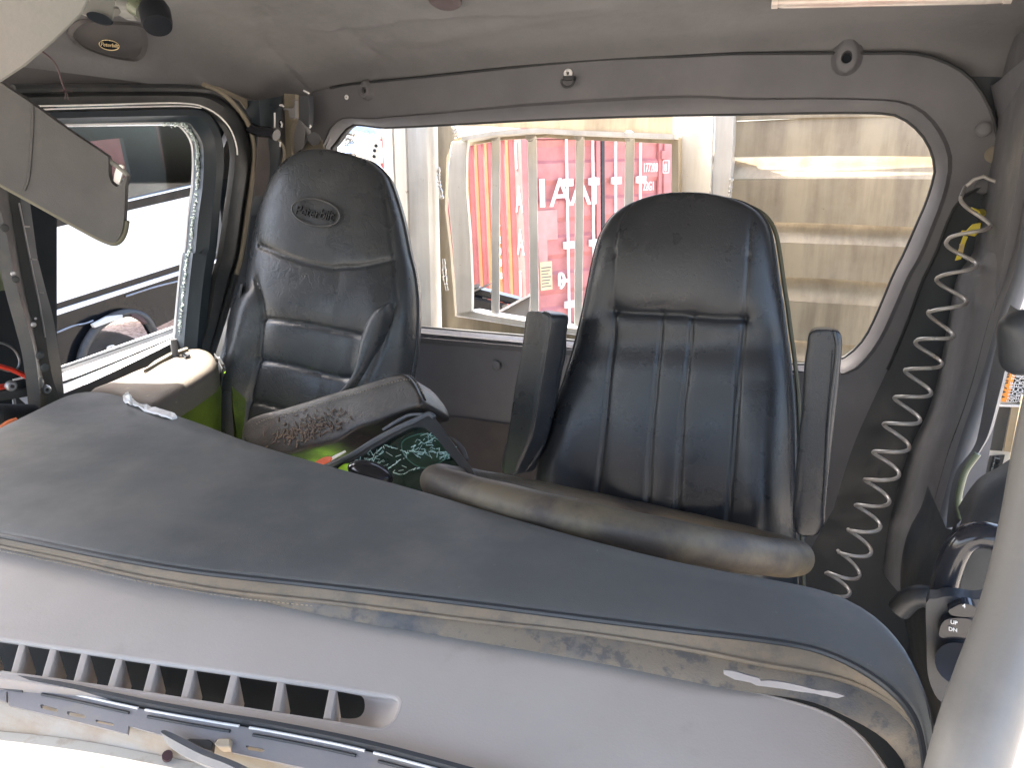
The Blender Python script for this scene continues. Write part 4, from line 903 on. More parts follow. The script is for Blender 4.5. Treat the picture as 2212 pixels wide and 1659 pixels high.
tube('armrest_lower_trim', onP(cr(4, (1700, 1330), (1900, 1330), (2212, 1240))+cr(5, (130, 1170), (300, 1110), (480, 1040)), ap0-an_*.03, an_), .006, M['gloss'], ps, n=40)

# driver seat
dn = Vector((-.02, -math.cos(math.radians(13)), math.sin(math.radians(13)))).normalized()
ds = thing('driver_seat', 'glossy black leather driver seat with pleated centre and two raised armrests', 'seat', (-.25, 1.25, -1.6))
dp0 = onY([(1470, 700)], 1.36)[0]
Ld = [(1500, 426), (1460, 427), (1420, 431), (1380, 441), (1345, 457), (1318, 483), (1298, 520), (1285, 570), (1275, 620), (1263, 680), (1248, 740), (1228, 810), (1205, 875), (1184, 940), (1168, 1000), (1160, 1060), (1155, 1120), (1150, 1300), (1150, 1500)]
Rd = [(1500, 426), (1540, 428), (1580, 434), (1615, 445), (1645, 466), (1664, 500), (1674, 550), (1682, 610), (1690, 660), (1697, 715), (1706, 780), (1713, 850), (1717, 920), (1718, 1000), (1720, 1080), (1722, 1160), (1724, 1220), (1730, 1400), (1730, 1550)]
seamD = [
 (cr(5, (1768, -20), (1757, 360)), .0025, .0016, .008, .0012), (cr(6, (427, 0), (415, 200), (401, 412)), .0025, .0016, .008, .0012),
 (cr(5, (1758, 365), (1755, 400), (1740, 600), (1712, 900), (1690, 1150), (1655, 1540), (1640, 1900)), .0035, .004, .012, .006),
 (cr(2, (1870, 1300), (1835, 1370), (1800, 1450), (1775, 1560), (1762, 1660)), .0025, .0016, .008, .0012),
 (cr(6, (401, 412), (398, 440), (372, 700), (350, 1000), (328, 1330), (300, 1646), (290, 2000)), .0035, .004, .012, .006),
 (cr(3, (440, 1300), (440, 1390), (436, 1480), (426, 1660)), .0025, .0016, .008, .0012),
 (cr(5, (1760, 363), (1900, 378), (2070, 387), (2212, 392))+cr(6, (0, 392), (60, 397), (220, 412), (400, 412)), .004, .006, .014, .009),
 (cr(5, (2070, 387), (2050, 600), (2025, 900), (2000, 1150), (1975, 1646), (1965, 1900)), .003, .004, .010, .005),
 (cr(6, (62, 400), (45, 600), (22, 850), (0, 1000), (-30, 1646), (-40, 1900)), .003, .004, .010, .005),
]
def shD(a, b, u, v):
    return .026*np.exp(-((np.abs(u)-.78)/.16)**2)*np.clip((v-.42)*5, 0, 1)*np.clip(1.6-v, 0, 1)+.016*np.exp(-((v-.2)/.1)**2)*(1-u**2)-.006*np.exp(-((v-.36)/.03)**2)
pillow('backrest', Ld, Rd, dp0, dn, .062, M['leathD'], ds, p=3.0, back=1.2, nu=170, nv=240, e0=.09, seams=seamD, shape=shD)
pL = crv(onP(Ld, dp0, dn), 150); pR = crv(onP(Rd, dp0, dn), 150)
tube('welt', [q+dn*.012 for q in pL[::-1][:140]+pR[1:][:140]], .0035, M['leathD'], ds, 8)
tube('welt', [q-dn*.05+Vector((.004, 0, .006)) for q in pR[3:130]], .004, M['piping'], ds, 8)
for px_ in (690, ): 
    stitch('seam_stitching', cr(6, (655, 560), (676, 760), (688, 1000), (690, 1300), (690, 1646)), dp0, dn, .03, 'gray', ds, .0010)
    stitch('seam_stitching', cr(6, (668, 560), (690, 760), (702, 1000), (706, 1300), (706, 1646)), dp0, dn, .03, 'gray', ds, .0010)
stitch('seam_stitching', cr(5, (1340, 960), (1300, 1200), (1282, 1330), (1275, 1450)), dp0, dn, .035, 'gray', ds, .0010)
stitch('seam_stitching', [(1395, 437), (1450, 431), (1560, 434), (1620, 455)], dp0, dn, .02, 'gray', ds, .0008)
cushion('seat_cushion', (-.27, 1.0, -.98), .27, .24, .12, 'leathD', ds, .02)
box('seat_base', (-.27, 1.05, -1.38), Vector((.17, 0, 0)), Vector((0, .18, 0)), Vector((0, 0, .34)), M['trimd'], ds, .02)
aL = cr(5, (1290, 367), (1240, 372), (1222, 420), (1205, 560), (1180, 720), (1150, 880), (1130, 1020), (1105, 1180), (1080, 1280), (1068, 1360), (1080, 1405), (1120, 1418), (1150, 1420))
aR = cr(5, (1290, 367), (1350, 374), (1388, 392), (1395, 440), (1370, 600), (1345, 750), (1320, 900), (1295, 1050), (1270, 1170), (1230, 1280), (1195, 1350), (1170, 1410), (1150, 1420))
a0_ = onY(cr(5, (1240, 900)), 1.24)[0]; nA = Vector((-.42, -.88, .12)).normalized()
pillow('armrest', aL, aR, a0_, nA, .018, M['leathD'], ds, p=6, back=2.0, nu=50, nv=110, e0=.05, e1=.07, pe=2.6)
sL = cr(5, (1300, 367), (1370, 372), (1392, 420), (1385, 560), (1355, 750), (1330, 900), (1305, 1050), (1280, 1180), (1240, 1290), (1205, 1350), (1175, 1415))
sR = cr(5, (1300, 367), (1410, 385), (1445, 420), (1452, 500), (1450, 640), (1425, 760), (1400, 900), (1370, 1040), (1330, 1180), (1270, 1310), (1175, 1415))
pillow('armrest_side', sL, sR, a0_+Vector((.01, .03, 0)), Vector((.35, -.93, .1)), .02, M['leathD'], ds, p=3, back=1.6, nu=40, nv=90, e0=.08, e1=.1)
tube('armrest_piping', [q+nA*.016 for q in crv(onP(aR[1:], a0_, nA), 120)], .0024, M['leathD'], ds, 8)
bL = cr(6, (900, 478), (850, 484), (818, 520), (806, 600), (790, 720), (780, 900), (768, 1050), (750, 1200), (738, 1350), (728, 1500), (715, 1646))+[(1716, 1138), (1730, 1150), (1745, 1153)]
bR = cr(6, (900, 478), (960, 480), (1008, 490), (1030, 530), (1032, 620), (1015, 800), (1000, 950), (985, 1080), (965, 1250), (950, 1400), (935, 1550), (925, 1646))+[(1782, 1125), (1770, 1145), (1745, 1153)]
b0_ = onY(cr(6, (880, 1000)), 1.20)[0]; nB = Vector((.05, -.99, .12)).normalized()
pillow('armrest', bL, bR, b0_, nB, .022, M['leathD'], ds, p=5, back=2.0, nu=50, nv=110, e0=.06, e1=.06, pe=2.6)
tube('armrest_piping', onP(cr(6, (985, 500), (1000, 600), (985, 760), (960, 960), (945, 1130), (935, 1300), (925, 1450), (915, 1620)), b0_+nB*.023, nB), .0020, M['leathD'], ds, n=80)
stitch('armrest_stitching', cr(6, (972, 620), (962, 800), (945, 960), (932, 1130), (925, 1300), (915, 1450)), b0_, nB, .0235, 'gray', ds, .0009)
for s_, (xa, ya, za) in ((-1, (-.53, 1.42, -.70)), (1, (-.02, 1.40, -.66))): tube('armrest_pivot', [(xa, ya, za), (xa+.05*s_*-1, ya+.02, za)], .03, M['trimd'], ds, 16)
# ================================================================ DASHBOARD
dash = thing('dashboard', 'charcoal padded dashboard top with a dusty stitched front edge above a pale lavender vent panel', 'dashboard', (-.55, .6, -.9))
re_ = [(-260, 1045), (-120, 985), (0, 930), (70, 896), (140, 862), (185, 851), (240, 855), (300, 874), (430, 919), (540, 961), (700, 1009), (900, 1064), (1100, 1124), (1300, 1180), (1500, 1228), (1700, 1264), (1800, 1289), (1880, 1332), (1940, 1392), (1983, 1470), (2006, 1550), (2016, 1640), (2015, 1760), (2000, 1860)]
fe_ = [(-260, 1120), (-120, 1135), (0, 1156), (120, 1180), (250, 1206), (430, 1236), (700, 1266), (1000, 1302), (1300, 1340), (1477, 1362), (1650, 1383), (1760, 1403), (1850, 1440), (1930, 1495), (1980, 1560), (2000, 1640), (2004, 1760), (1990, 1860)]
sm_ = [(-260, 1134), (-120, 1155), (0, 1181), (160, 1214), (280, 1242), (371, 1259), (506, 1281), (738, 1306), (1028, 1343), (1245, 1367), (1477, 1403), (1642, 1436), (1811, 1467), (1912, 1511), (1963, 1555), (1997, 1606), (2003, 1659), (2003, 1760), (1990, 1860)]
sb_ = [(-260, 1136), (-120, 1158), (0, 1184), (160, 1219), (300, 1251), (371, 1268), (506, 1289), (738, 1338), (975, 1378), (1177, 1412), (1312, 1436), (1477, 1470), (1592, 1492), (1744, 1515), (1828, 1549), (1895, 1586), (1929, 1617), (1956, 1659), (1965, 1760), (1950, 1860)]
def zfun(pts, z0, z1):   # height eases from the passenger end to the driver end
    out = []
    for x, y in pts:
        t = min(1, max(0, (x-1300)/700)); z = z0+(z1-z0)*t*t; out += onZ([(x, y)], z)
    return out
NR = 130
R0 = crv(zfun(re_, -.380, -.385), NR); R1 = crv(zfun(fe_, -.381, -.388), NR)
R2 = crv(zfun(sm_, -.392, -.402), NR); R3 = crv(zfun(sb_, -.403, -.425), NR)
up_ = Vector((0, 0, 1)); rows = []
def off(row, other, s, dz): 
    o = []
    for a, b in zip(row, other):
        d = (b-a); d.z = 0; d = d.normalized() if d.length > 1e-6 else d; o.append(a+d*s+up_*dz)
    return o
rows = [off(R0, R1, .010, -.16), off(R0, R1, .004, -.03), off(R0, R1, -.001, -.012), R0, off(R0, R1, .004, .0045), off(R0, R1, .012, .0065)]
for t in (.15, .3, .45, .6, .75, .88): rows.append([a.lerp(b, t)+up_*(.0065-.002*t+.0015*math.sin(i*.11+t*6)) for i, (a, b) in enumerate(zip(R0, R1))])
rows += [off(R1, R0, .008, .0035), off(R1, R0, .002, .002), R1]
mk('pad_top', [p for r in rows for p in r], grid_faces(len(rows), NR), M['pad'], dash, smooth='all')
tube('pad_edge_welt', [p+up_*-.0005 for p in R1], .0032, M['gray'], dash, 8)
skl = [R1, [a.lerp(b, .5) for a, b in zip(R1, R2)], [a.lerp(b, .93)+up_*.0005 for a, b in zip(R1, R2)], R2]
skl[1] = [p+Vector((0, -.0025, 0)) for p in skl[1]]
mk('skirt_upper', [p for r in skl for p in r], grid_faces(len(skl), NR), M['skirt'], dash)
skl = [R2, [a.lerp(b, .08)+Vector((0, -.001, 0)) for a, b in zip(R2, R3)], [a.lerp(b, .5)+Vector((0, -.003, 0)) for a, b in zip(R2, R3)], [a.lerp(b, .95)+Vector((0, -.001, 0)) for a, b in zip(R2, R3)], R3, [p+Vector((0, .006, -.001)) for p in R3]]
mk('skirt_lower', [p for r in skl for p in r], grid_faces(len(skl), NR), M['skirt2'], dash)
tube('skirt_welt', [p+Vector((0, -.001, .001)) for p in R2[12:]], .0022, M['skirt'], dash, 6)
g = []
for i in range(30, NR*4-4, 2):
    k, f_ = divmod(i, 4); a = R2[k].lerp(R2[min(NR-1, k+1)], f_/4); b = R2[k].lerp(R2[min(NR-1, k+1)], (f_+1)/4)
    g.append(tube_geo([a+Vector((0, -.002, -.004)), b+Vector((0, -.002, -.004))], .0006, 4))
join_geo('skirt_stitching', g, M['dust'], dash, smooth=False, kind='stuff')
# torn strip showing pale backing
ts = cr(9, (268, 1030), (330, 1035), (420, 1062), (495, 1082), (505, 1098), (570, 1096), (680, 1112), (800, 1140), (860, 1158), (920, 1160), (1000, 1180), (1040, 1195), (990, 1207), (900, 1192), (850, 1178), (760, 1168), (640, 1148), (480, 1128), (440, 1108), (340, 1090), (270, 1055))
slab('torn_backing', [p+Vector((0, -.004, .002)) for p in onP(ts, R3[92]+Vector((0, -.002, .01)), (-.25, -.86, .45))], (0, .003, -.001), M['cowl2'], dash, smooth=False)
# dark cavity below
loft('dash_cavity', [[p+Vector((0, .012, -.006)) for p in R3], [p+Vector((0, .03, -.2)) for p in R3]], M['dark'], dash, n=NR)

# vent panel (sun bleached) with a real slot and separate vanes
c0_ = Vector((-.28, .5, -.412)); cn_ = Vector((.02, -.10, 1)).normalized()
def onK(pts, off=0): return onP(pts, c0_+cn_*off, cn_)
cb = [(-260, 1120), (-120, 1150), (0, 1178), (160, 1212), (300, 1245), (500, 1280), (738, 1332), (975, 1372), (1177, 1406), (1312, 1431), (1477, 1464), (1575, 1484), (1676, 1508), (1777, 1539), (1845, 1580), (1895, 1637), (1930, 1700), (1945, 1800)]
lo_ = [(1500, 1800), (1042, 1668), (900, 1632), (738, 1594), (565, 1559), (400, 1530), (200, 1496), (0, 1465), (-260, 1420)]
slot = cr(7, (-600, 745), (0, 822), (520, 898), (1000, 968), (1500, 1038), (2188, 1138))+cr(8, (150, 1166), (330, 1190), (368, 1208), (381, 1240), (370, 1290), (345, 1345), (310, 1385), (255, 1412), (180, 1408), (0, 1378))+cr(7, (1450, 1262), (920, 1178), (470, 1110), (0, 1044), (-600, 960))
ob = crv(onK(cb), 80)+onK(lo_)
sl2 = onK(slot); panel = slab('vent_panel', ob, cn_*-.004, M['cowl'], dash, holes=[sl2], smooth=False)
tube('panel_lip', [p-cn_*.003 for p in crv(onK(cb), 120)], .0035, M['cowl'], dash, 8)
tube('slot_lip', [p-cn_*.0025 for p in sl2[1:-1]], .0028, M['cowl'], dash, 8)
loft('panel_front_lip', [onK(lo_), onK([(x, y+10) for x, y in lo_], -.004), onK([(x, y+30) for x, y in lo_], -.016)], M['cowl2'], dash, n=50)
# slot walls (the duct leans back under the panel)
def dn_(pts, d): return [p-cn_*d for p in pts]
tw = onK(cr(7, (-600, 745), (0, 822), (520, 898), (1000, 968), (1500, 1038), (2160, 1134)))
loft('slot_wall', [dn_(tw, .002), [p+Vector((0, .006, 0)) for p in dn_(tw, .005)], [p+Vector((0, .06, 0)) for p in dn_(tw, .012)]], M['cowl'], dash, n=40)
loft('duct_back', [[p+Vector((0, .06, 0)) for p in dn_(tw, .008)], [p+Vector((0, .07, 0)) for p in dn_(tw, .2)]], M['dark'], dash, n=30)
bw_ = onK(cr(7, (-600, 960), (0, 1044), (470, 1110), (920, 1178), (1450, 1262))+cr(8, (0, 1378), (180, 1408)))
bwi = [p+Vector((.0, .012, 0)) for p in dn_(bw_, .012)]
loft('slot_wall', [dn_(bw_, .002), [a.lerp(b, .5)-cn_*.001 for a, b in zip(bw_, bwi)], bwi, [p-cn_*.03 for p in bwi]], M['dust'], dash, n=40)
fo = onK(cr(8, (60, 1150), (200, 1172), (330, 1190), (372, 1212), (381, 1245), (368, 1300), (335, 1362), (290, 1400), (240, 1412), (150, 1402), (0, 1378)))
fi = onK(cr(8, (-20, 1165), (60, 1180), (115, 1195), (138, 1215), (146, 1245), (146, 1275), (138, 1305), (118, 1330), (90, 1342), (40, 1345), (-20, 1340)), -.022)
loft('slot_end_funnel', [dn_(fo, .001), [a.lerp(b, .35)-cn_*.004 for a, b in zip(fo, fi)], [a.lerp(b, .8)-cn_*.002 for a, b in zip(fo, fi)], fi], M['cowl'], dash, n=40)
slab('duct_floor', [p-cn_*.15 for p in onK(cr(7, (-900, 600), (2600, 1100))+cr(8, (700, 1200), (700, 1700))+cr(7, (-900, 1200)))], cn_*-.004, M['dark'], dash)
vt = [(-65, 835, -105, 1015), (145, 858, 92, 1050), (345, 885, 290, 1080), (545, 912, 492, 1108), (768, 945, 710, 1142), (990, 975, 938, 1174), (1228, 1012, 1180, 1210), (1502, 1052, 1452, 1252), (1800, 1096, 1764, 1298), (2132, 1142, 2092, 1342)]
v0 = None
for i, (a, b, c, d) in enumerate(vt):
    t_, l_ = onK(cr(7, (a, b)), -.003)[0], onK(cr(7, (c, d)), -.003)[0]
    dv = (l_-t_); wv = dv.cross(cn_).normalized()*.0032
    g_, f_ = box_geo((t_+l_)/2-cn_*.018, dv/2, wv, cn_*.018)
    o = mk('vane', g_, f_, M['cowl'], dash, smooth=False); bv = o.modifiers.new('bevel', 'BEVEL'); bv.width = .0009; bv.segments = 2

# lower windshield channel: lip strips, slotted bracket, dusty paint, sunlit hood edge
wf = thing('slotted_cowl_strip', 'grey slotted windshield base strip with painted edge highlights and dusty paint below the vents', 'windshield base', (-.5, .25, -.6))
s0_ = onK(cr('E', (0, 300)), -.014)[0]; sn_ = Vector((.02, -.45, .9)).normalized()
def onS(pts, off=0): return onP(pts, s0_+sn_*off, sn_)
ed1 = cr('E', (-500, 120), (0, 195), (500, 270), (1120, 400), (1700, 505), (2212, 590), (3000, 755), (4200, 1080))
ed2 = cr('E', (-500, 165), (0, 240), (500, 322), (1120, 455), (1700, 560), (2212, 645), (3000, 812), (4200, 1140))
ed3 = cr('E', (-500, 240), (0, 320), (500, 395), (1120, 525), (1700, 640), (2212, 730), (3000, 900), (4200, 1230))
ed4 = cr('E', (-500, 370), (0, 430), (500, 530), (1010, 655), (1300, 720), (1700, 790), (2212, 880), (3000, 1050), (4200, 1380))
ed5 = cr('E', (-500, 500), (0, 545), (500, 600), (1060, 690), (1300, 770), (1700, 860), (2212, 960), (3000, 1130), (4200, 1460))
ed6 = cr('E', (-500, 590), (0, 635), (400, 675), (800, 735), (1280, 830), (1700, 915), (2212, 1020), (3000, 1190), (4200, 1520))
ed7 = cr('E', (-500, 650), (0, 705), (400, 755), (800, 815), (1280, 905), (1700, 990), (2212, 1090), (3000, 1260), (4200, 1600))
ed8 = cr('E', (-500, 850), (0, 930), (400, 990), (800, 1060), (1280, 1150), (1700, 1230), (2212, 1330), (3000, 1500), (4200, 1850))
E1, E2, E3, E4, E5 = onS(ed1, .010), onS(ed2, -.002), onS(ed3, .003), onS(ed4, .001), onS(ed5, -.012)
loft('rubber_channel', [E1, [a.lerp(b, .5)-sn_*.006 for a, b in zip(E1, E2)], E2], M['gray'], wf, n=60, thick=.003)
for (x0, x1) in ((-400, 265), (322, 1110), (1168, 1920), (1980, 2900), (2960, 4000)):
    a = crv(onS(ed2, .0015), 300)
    def at_(x): return min(range(300), key=lambda i: (a[i]-onS(cr('E', (x, 240+x*.183 if x < 2300 else 661+(x-2300)*.25)), .0015)[0]).length)
    i0, i1 = at_(x0), at_(x1)
    if i1-i0 > 3: tube('edge_highlight', a[i0:i1], .0011, M['wht'], wf, 6); tube('edge_shadow_line', [p+Vector((.001, -.0045, -.002)) for p in a[i0+3:i1-3]], .0012, M['rubber'], wf, 6)  # white tubes paint the highlight on the edge, dark ones the shadow below
sl_h = [cr('E', (320, 425), (335, 418), (445, 448), (460, 465), (450, 482), (345, 458), (325, 445)), cr('E', (530, 480), (545, 470), (660, 498), (682, 515), (672, 532), (560, 512), (540, 500)), cr('E', (757, 545), (770, 540), (890, 565), (910, 578), (900, 592), (785, 570), (765, 560)), cr('E', (1950, 750), (1970, 745), (2090, 770), (2105, 790), (2080, 800), (1970, 780))]
ob_ = onS(ed2, .001)+onS(cr('E', (4200, 1380), (3000, 1050), (2212, 880), (1840, 800), (1825, 700), (1720, 700), (1690, 760), (1640, 775), (1480, 720), (1300, 690), (1290, 665), (1020, 590), (1010, 655), (500, 530), (70, 428), (62, 320), (50, 320), (48, 400), (0, 385), (-500, 300)), .001)
slab('slotted_bracket', ob_, sn_*-.003, M['cowl2'], wf, holes=[onS(h, .001) for h in sl_h], smooth=False)
E4b = onS([(x, y-50) for x, y in ed4], -.006)
loft('dusty_flange', [onS(ed3, -.008), E4b, E5, onS(ed6, -.016)], M['dust'], wf, n=60, thick=.003)
slab('clip', onS(cr('E', (1480, 700), (1510, 690), (1660, 700), (1690, 720), (1680, 790), (1610, 770), (1500, 715)), .004), sn_*-.006, M['gray'], wf, bevel=.001)
slab('clip_block', onS(cr('E', (1700, 735), (1730, 690), (1830, 690), (1822, 755), (1740, 760)), .006), sn_*-.01, M['dust'], wf, bevel=.001)
tube('retaining_bolt', [onS(cr('E', (1330, 840)), -.012)[0], onS(cr('E', (1330, 825)), -.006)[0]], .004, M['maroon'], wf, 16)
hood = thing('hood_edge', 'cream painted cowl edge in full sun at the lower left corner below the vents', 'cowl edge', (-.4, .1, -.8))
loft('cowl_paint', [onS(ed6, -.015), [p+Vector((0, -.002, .002)) for p in onS(ed7, -.014)], onS(ed8, -.03), onS([(x, y+150) for x, y in ed8], -.06), onS([(x, y+500) for x, y in ed8], -.12)], M['dustwhite'], hood, n=60, thick=.004)
wp = thing('wiper_arm', 'grey steel wiper arm lying over the windshield base at lower left', 'wiper', onS(cr('E', (1400, 700)), .01)[0])
wa = onS(cr('E', (1290, 625), (1330, 630), (1480, 700), (1640, 785), (1860, 870), (1990, 935), (2100, 1010)), .012)
wb_ = onS(cr('E', (1300, 690), (1330, 740), (1450, 820), (1600, 890), (1740, 940), (1860, 1000), (1950, 1080)), .012)
loft('arm', [[p-sn_*.006 for p in wa], wa, [a.lerp(b, .5)+sn_*.004 for a, b in zip(wa, wb_)], wb_, [p-sn_*.006 for p in wb_]], M['gray2'], wp, n=40)

# ================================================================ STEERING WHEEL
sw = thing('steering_wheel', 'worn brown leather rimmed steering wheel seen nearly edge on behind the dash', 'steering wheel', (-.27, .98, -.50))
wc = onD([(1318, 1114)], 1)[0]; wc = wc*(.975/wc.y)
d0 = wc.normalized(); byz = Vector((0, d0.y, d0.z)).normalized()
byz = Matrix.Rotation(math.radians(2.3), 3, 'X')@byz    # rear of the rim lifts a little above the sight line
ax_ = Vector((1, 0, -.045)).normalized()
Rw = .260; tr_ = .0232
rp = [wc+ax_*Rw*math.cos(t)+byz*Rw*math.sin(t) for t in np.linspace(0, 2*math.pi, 120, endpoint=False)]
tube('rim', rp, [tr_*(1+.02*math.sin(i*.9)) for i in range(120)], M['wheel'], sw, 24, close=True)
wn = ax_.cross(byz).normalized(); 
if wn.z > 0: wn = -wn
hubc = wc+wn*.05
for t in (200, 340, 90):
    a = math.radians(t); e = wc+ax_*(Rw-.01)*math.cos(a)+byz*(Rw-.01)*math.sin(a); bar('spoke', hubc, e, (e-hubc).cross(wn).normalized()*.016, wn*.004, M['gloss'], sw, .002)
disc('hub', hubc, -wn, .07, .03, M['gloss'], sw, 32); tube('column', [hubc, hubc+wn*.15+Vector((0, -.12, -.05)), hubc+Vector((0, -.3, -.35))], .045, M['trimd'], sw, 16, n=16)

# ================================================================ SUN VISOR, HEADER, UPPER LEFT THINGS
vis = thing('sun_visor', 'grey vinyl sun visor hanging down in front of the passenger window', 'sun visor', onD([(40, 200)], 1.05)[0])
vn = Vector((.55, -.80, -.05)).normalized(); vp = onD([(120, 280)], 1.02)[0]
vo = [(-160, 120)]+cr(1, (-60, 515), (0, 530), (60, 572), (210, 672), (450, 845), (600, 945), (680, 1000), (700, 1022), (702, 1110), (712, 1165), (738, 1200), (760, 1205), (782, 1192), (800, 1150), (822, 1132), (822, 1160), (810, 1210), (806, 1320), (800, 1430), (788, 1500), (762, 1550), (730, 1570), (690, 1562), (600, 1520), (400, 1410), (200, 1298), (0, 1188), (-100, 1132))+[(-160, 370)]
vv_ = crv(onP(vo[1:-1], vp, vn), 120)
vo3 = onP(vo[:1], vp, vn)+vv_+onP(vo[-1:], vp, vn)
vc_ = sum(vo3, Vector())/len(vo3)
b_ = slab('board', vo3, vn*-.016, M['visor'], vis); bb_ = b_.modifiers.new('bevel', 'BEVEL'); bb_.width = .005; bb_.segments = 3; bb_.limit_method = 'ANGLE'; bb_.angle_limit = math.radians(60)
tube('edge_piping', [p-vn*.008 for p in onP(cr(1, (-100, 1140), (0, 1196), (200, 1306), (400, 1418), (600, 1528), (690, 1568), (735, 1576), (770, 1552), (795, 1500), (808, 1430)), vp, vn)], .0045, M['piping'], vis, n=80, seg=10)
tube('fold_seam', [p+vn*.0005 for p in onP(cr(1, (212, 680), (212, 800), (200, 1000), (185, 1150), (158, 1230)), vp, vn)], .0022, M['visor'], vis, n=40, seg=6)
tube('pivot_rod', [p-vn*.008 for p in onP(cr(1, (690, 1040), (740, 1070), (790, 1110), (818, 1140)), vp, vn)], .0035, M['header'], vis, n=12, seg=8)
slab('pivot_clip', [p-vn*.006 for p in onP(cr(1, (745, 1075), (765, 1062), (788, 1072), (790, 1100), (775, 1160), (765, 1192), (745, 1190), (722, 1170), (730, 1120)), vp, vn)], vn*-.006, M['wht'], vis, bevel=.001)
fh = slab('windshield_header', onP([(-200, -60), (210, -60), (194, 0), (178, 30), (118, 88), (55, 142), (0, 178), (-60, 215), (-200, 300)], onD([(80, 60)], .62)[0], Vector((.5, -.5, -.75))), ray(60, 60).normalized()*.03, M['header'], bevel=.002)
tag(fh, 'pale grey-green header panel edge crossing the upper left corner', 'header panel')
tg = thing('cord', 'thin maroon cord with a frayed knot hanging at the upper left', 'cord', onD([(145, 205)], .9)[0])
cpts = [(-20, -10), (0, 14), (40, 60), (75, 98), (110, 125), (125, 148), (133, 175), (141, 195)]
cd_ = [onD([p], .60+.03*i)[0] for i, p in enumerate(cpts)]
tube('strand', cd_, .0008, M['maroon'], tg, n=60, seg=6)
e_ = cd_[-1]
for i in range(9):
    a = rng.normal(size=3); a /= np.linalg.norm(a); tube('fray', [e_, e_+Vector(a)*.003+Vector((.001, 0, 0)), e_+Vector(a)*.007+Vector((0, 0, -.003))], .0003, M['maroon'], tg, 4)
cam_m = thing('fan_mount', 'white swivel mount with a round black cup below the header at upper left', 'fan mount', onD([(300, 25)], .95)[0])
def D_(k, pts, d): return onD(cr(k, *pts), d)
p = D_(1, [(770, 20), (900, 60)], .98); tube('pale_body', [p[0], p[0].lerp(p[1], .5), p[1]], [.014, .017, .014], M['header'], cam_m, 20, n=0)
p = D_(1, [(870, 20), (1000, 110)], .96); tube('arm_collar', [p[0], p[0].lerp(p[1], .45)], [.014, .013], M['greenglass'], cam_m, 20)
a, b = D_(1, [(995, 40)], .95)[0], D_(1, [(1022, 168)], .94)[0]
dd = (b-a); tube('black_cup', [a, a+dd*.25, a+dd*.8, a+dd*.98, a+dd], [.0165, .0190, .0185, .017, .012], M['cupblk'], cam_m, 28)
p = D_(1, [(735, 62), (745, 80)], .93); tube('ball_screw', p, .007, M['header'], cam_m, 12)
sh = thing('dome_light', 'cream trim cap with an oval hole under the header beside the fan mount', 'trim cap', D_(1, [(640, 60)], .85)[0])
q_ = D_(1, [(530, 90), (560, 105), (620, 122), (690, 132), (735, 128), (738, 40), (760, -40), (560, -40), (440, -20)], .85)
slab('cap', q_, ray(*cr(1, (640, 80))[0])*.02, M['header'], sh, bevel=.004)
oh = []; oc_ = D_(1, [(640, 114)], .845)[0]
for i in range(24): t = 2*math.pi*i/24; oh.append(oc_+RT*(.0145*math.cos(t))-UP*(.004*math.cos(t))+UP*.006*math.sin(t))
slab('oval_hole', oh, FW*.003, M['dark'], sh)
# overhead bits at the top edge
kb = onceil(cr(2, (670, -22)))[0]; tag(disc('ceiling_knob', kb+Vector((0, -.0, .004)), (0, -.3, -1), .034, .026, M['knobm'], None, 24), 'dull mauve round knob on the headliner at the top edge', 'knob')
dl = thing('lamp_tube', 'long pinkish glass reading lamp at the upper right edge of the headliner', 'lamp', onceil([(1930, 8)])[0])
la, lb = onceil([(1672, -6)])[0], onceil([(2185, -20)])[0]; la, lb = la+Vector((0, -.02, -.012)), lb+Vector((0, -.02, -.012))
tube('lens', [la.lerp(lb, t) for t in (0, .02, .06, .5, .9, .97, 1)], [.004, .009, .011, .011, .011, .010, .004], M['clear'], dl, 16)
for t in (.0, .97): tube('end_cap', [la.lerp(lb, t), la.lerp(lb, t+.03)], .0115, M['clear'], dl, 14)
bar('lamp_base', la+Vector((0, .014, .008)), lb+Vector((0, .014, .008)), Vector((0, .02, 0)), Vector((0, 0, .006)), M['header'], dl)
# ================================================================ DRIVER SIDE: jamb, door, grab handle, switches, coil hose, pillar tube
jl = onY(cr(3, (2020, 540), (2085, 850), (2112, 970), (2060, 1150), (1985, 1320), (1900, 1646)), 1.73)+onY(cr(6, (1800, 150), (1730, 500), (1665, 850), (1590, 1080), (1500, 1260), (1380, 1646)), 1.71)+onY(cr(9, (1340, 120), (1290, 420)), 1.66)
jr = onY([(2300, 60), (2262, 300)]+[(2230, 420)]+cr(6, (2190, 60), (2110, 300), (2040, 520), (1975, 750), (1900, 980), (1830, 1180), (1780, 1350), (1700, 1646))+cr(9, (1590, 300), (1500, 560)), 1.42)
jm = [a.lerp(b, .5)+Vector((-.004, -.03, 0)) for a, b in zip(crv(jl, 50), crv(jr, 50))]
jamb = loft('door_jamb', [[p+Vector((-.002, .03, 0)) for p in crv(jl, 50)], crv(jl, 50), [a.lerp(b, .06)+Vector((0, -.008, 0)) for a, b in zip(crv(jl, 50), crv(jr, 50))], jm, crv(jr, 50)], M['trim'], rw, n=70)
tube('jamb_edge', [a.lerp(b, .8)+Vector((0, -.004, 0)) for a, b in zip(crv(jl, 60), crv(jr, 60))], .0035, M['rubber'], rw, 6)
tube('jamb_seal', [p+Vector((.004, -.012, 0)) for p in crv(jr, 60)], .013, M['trimd'], rw, 10)

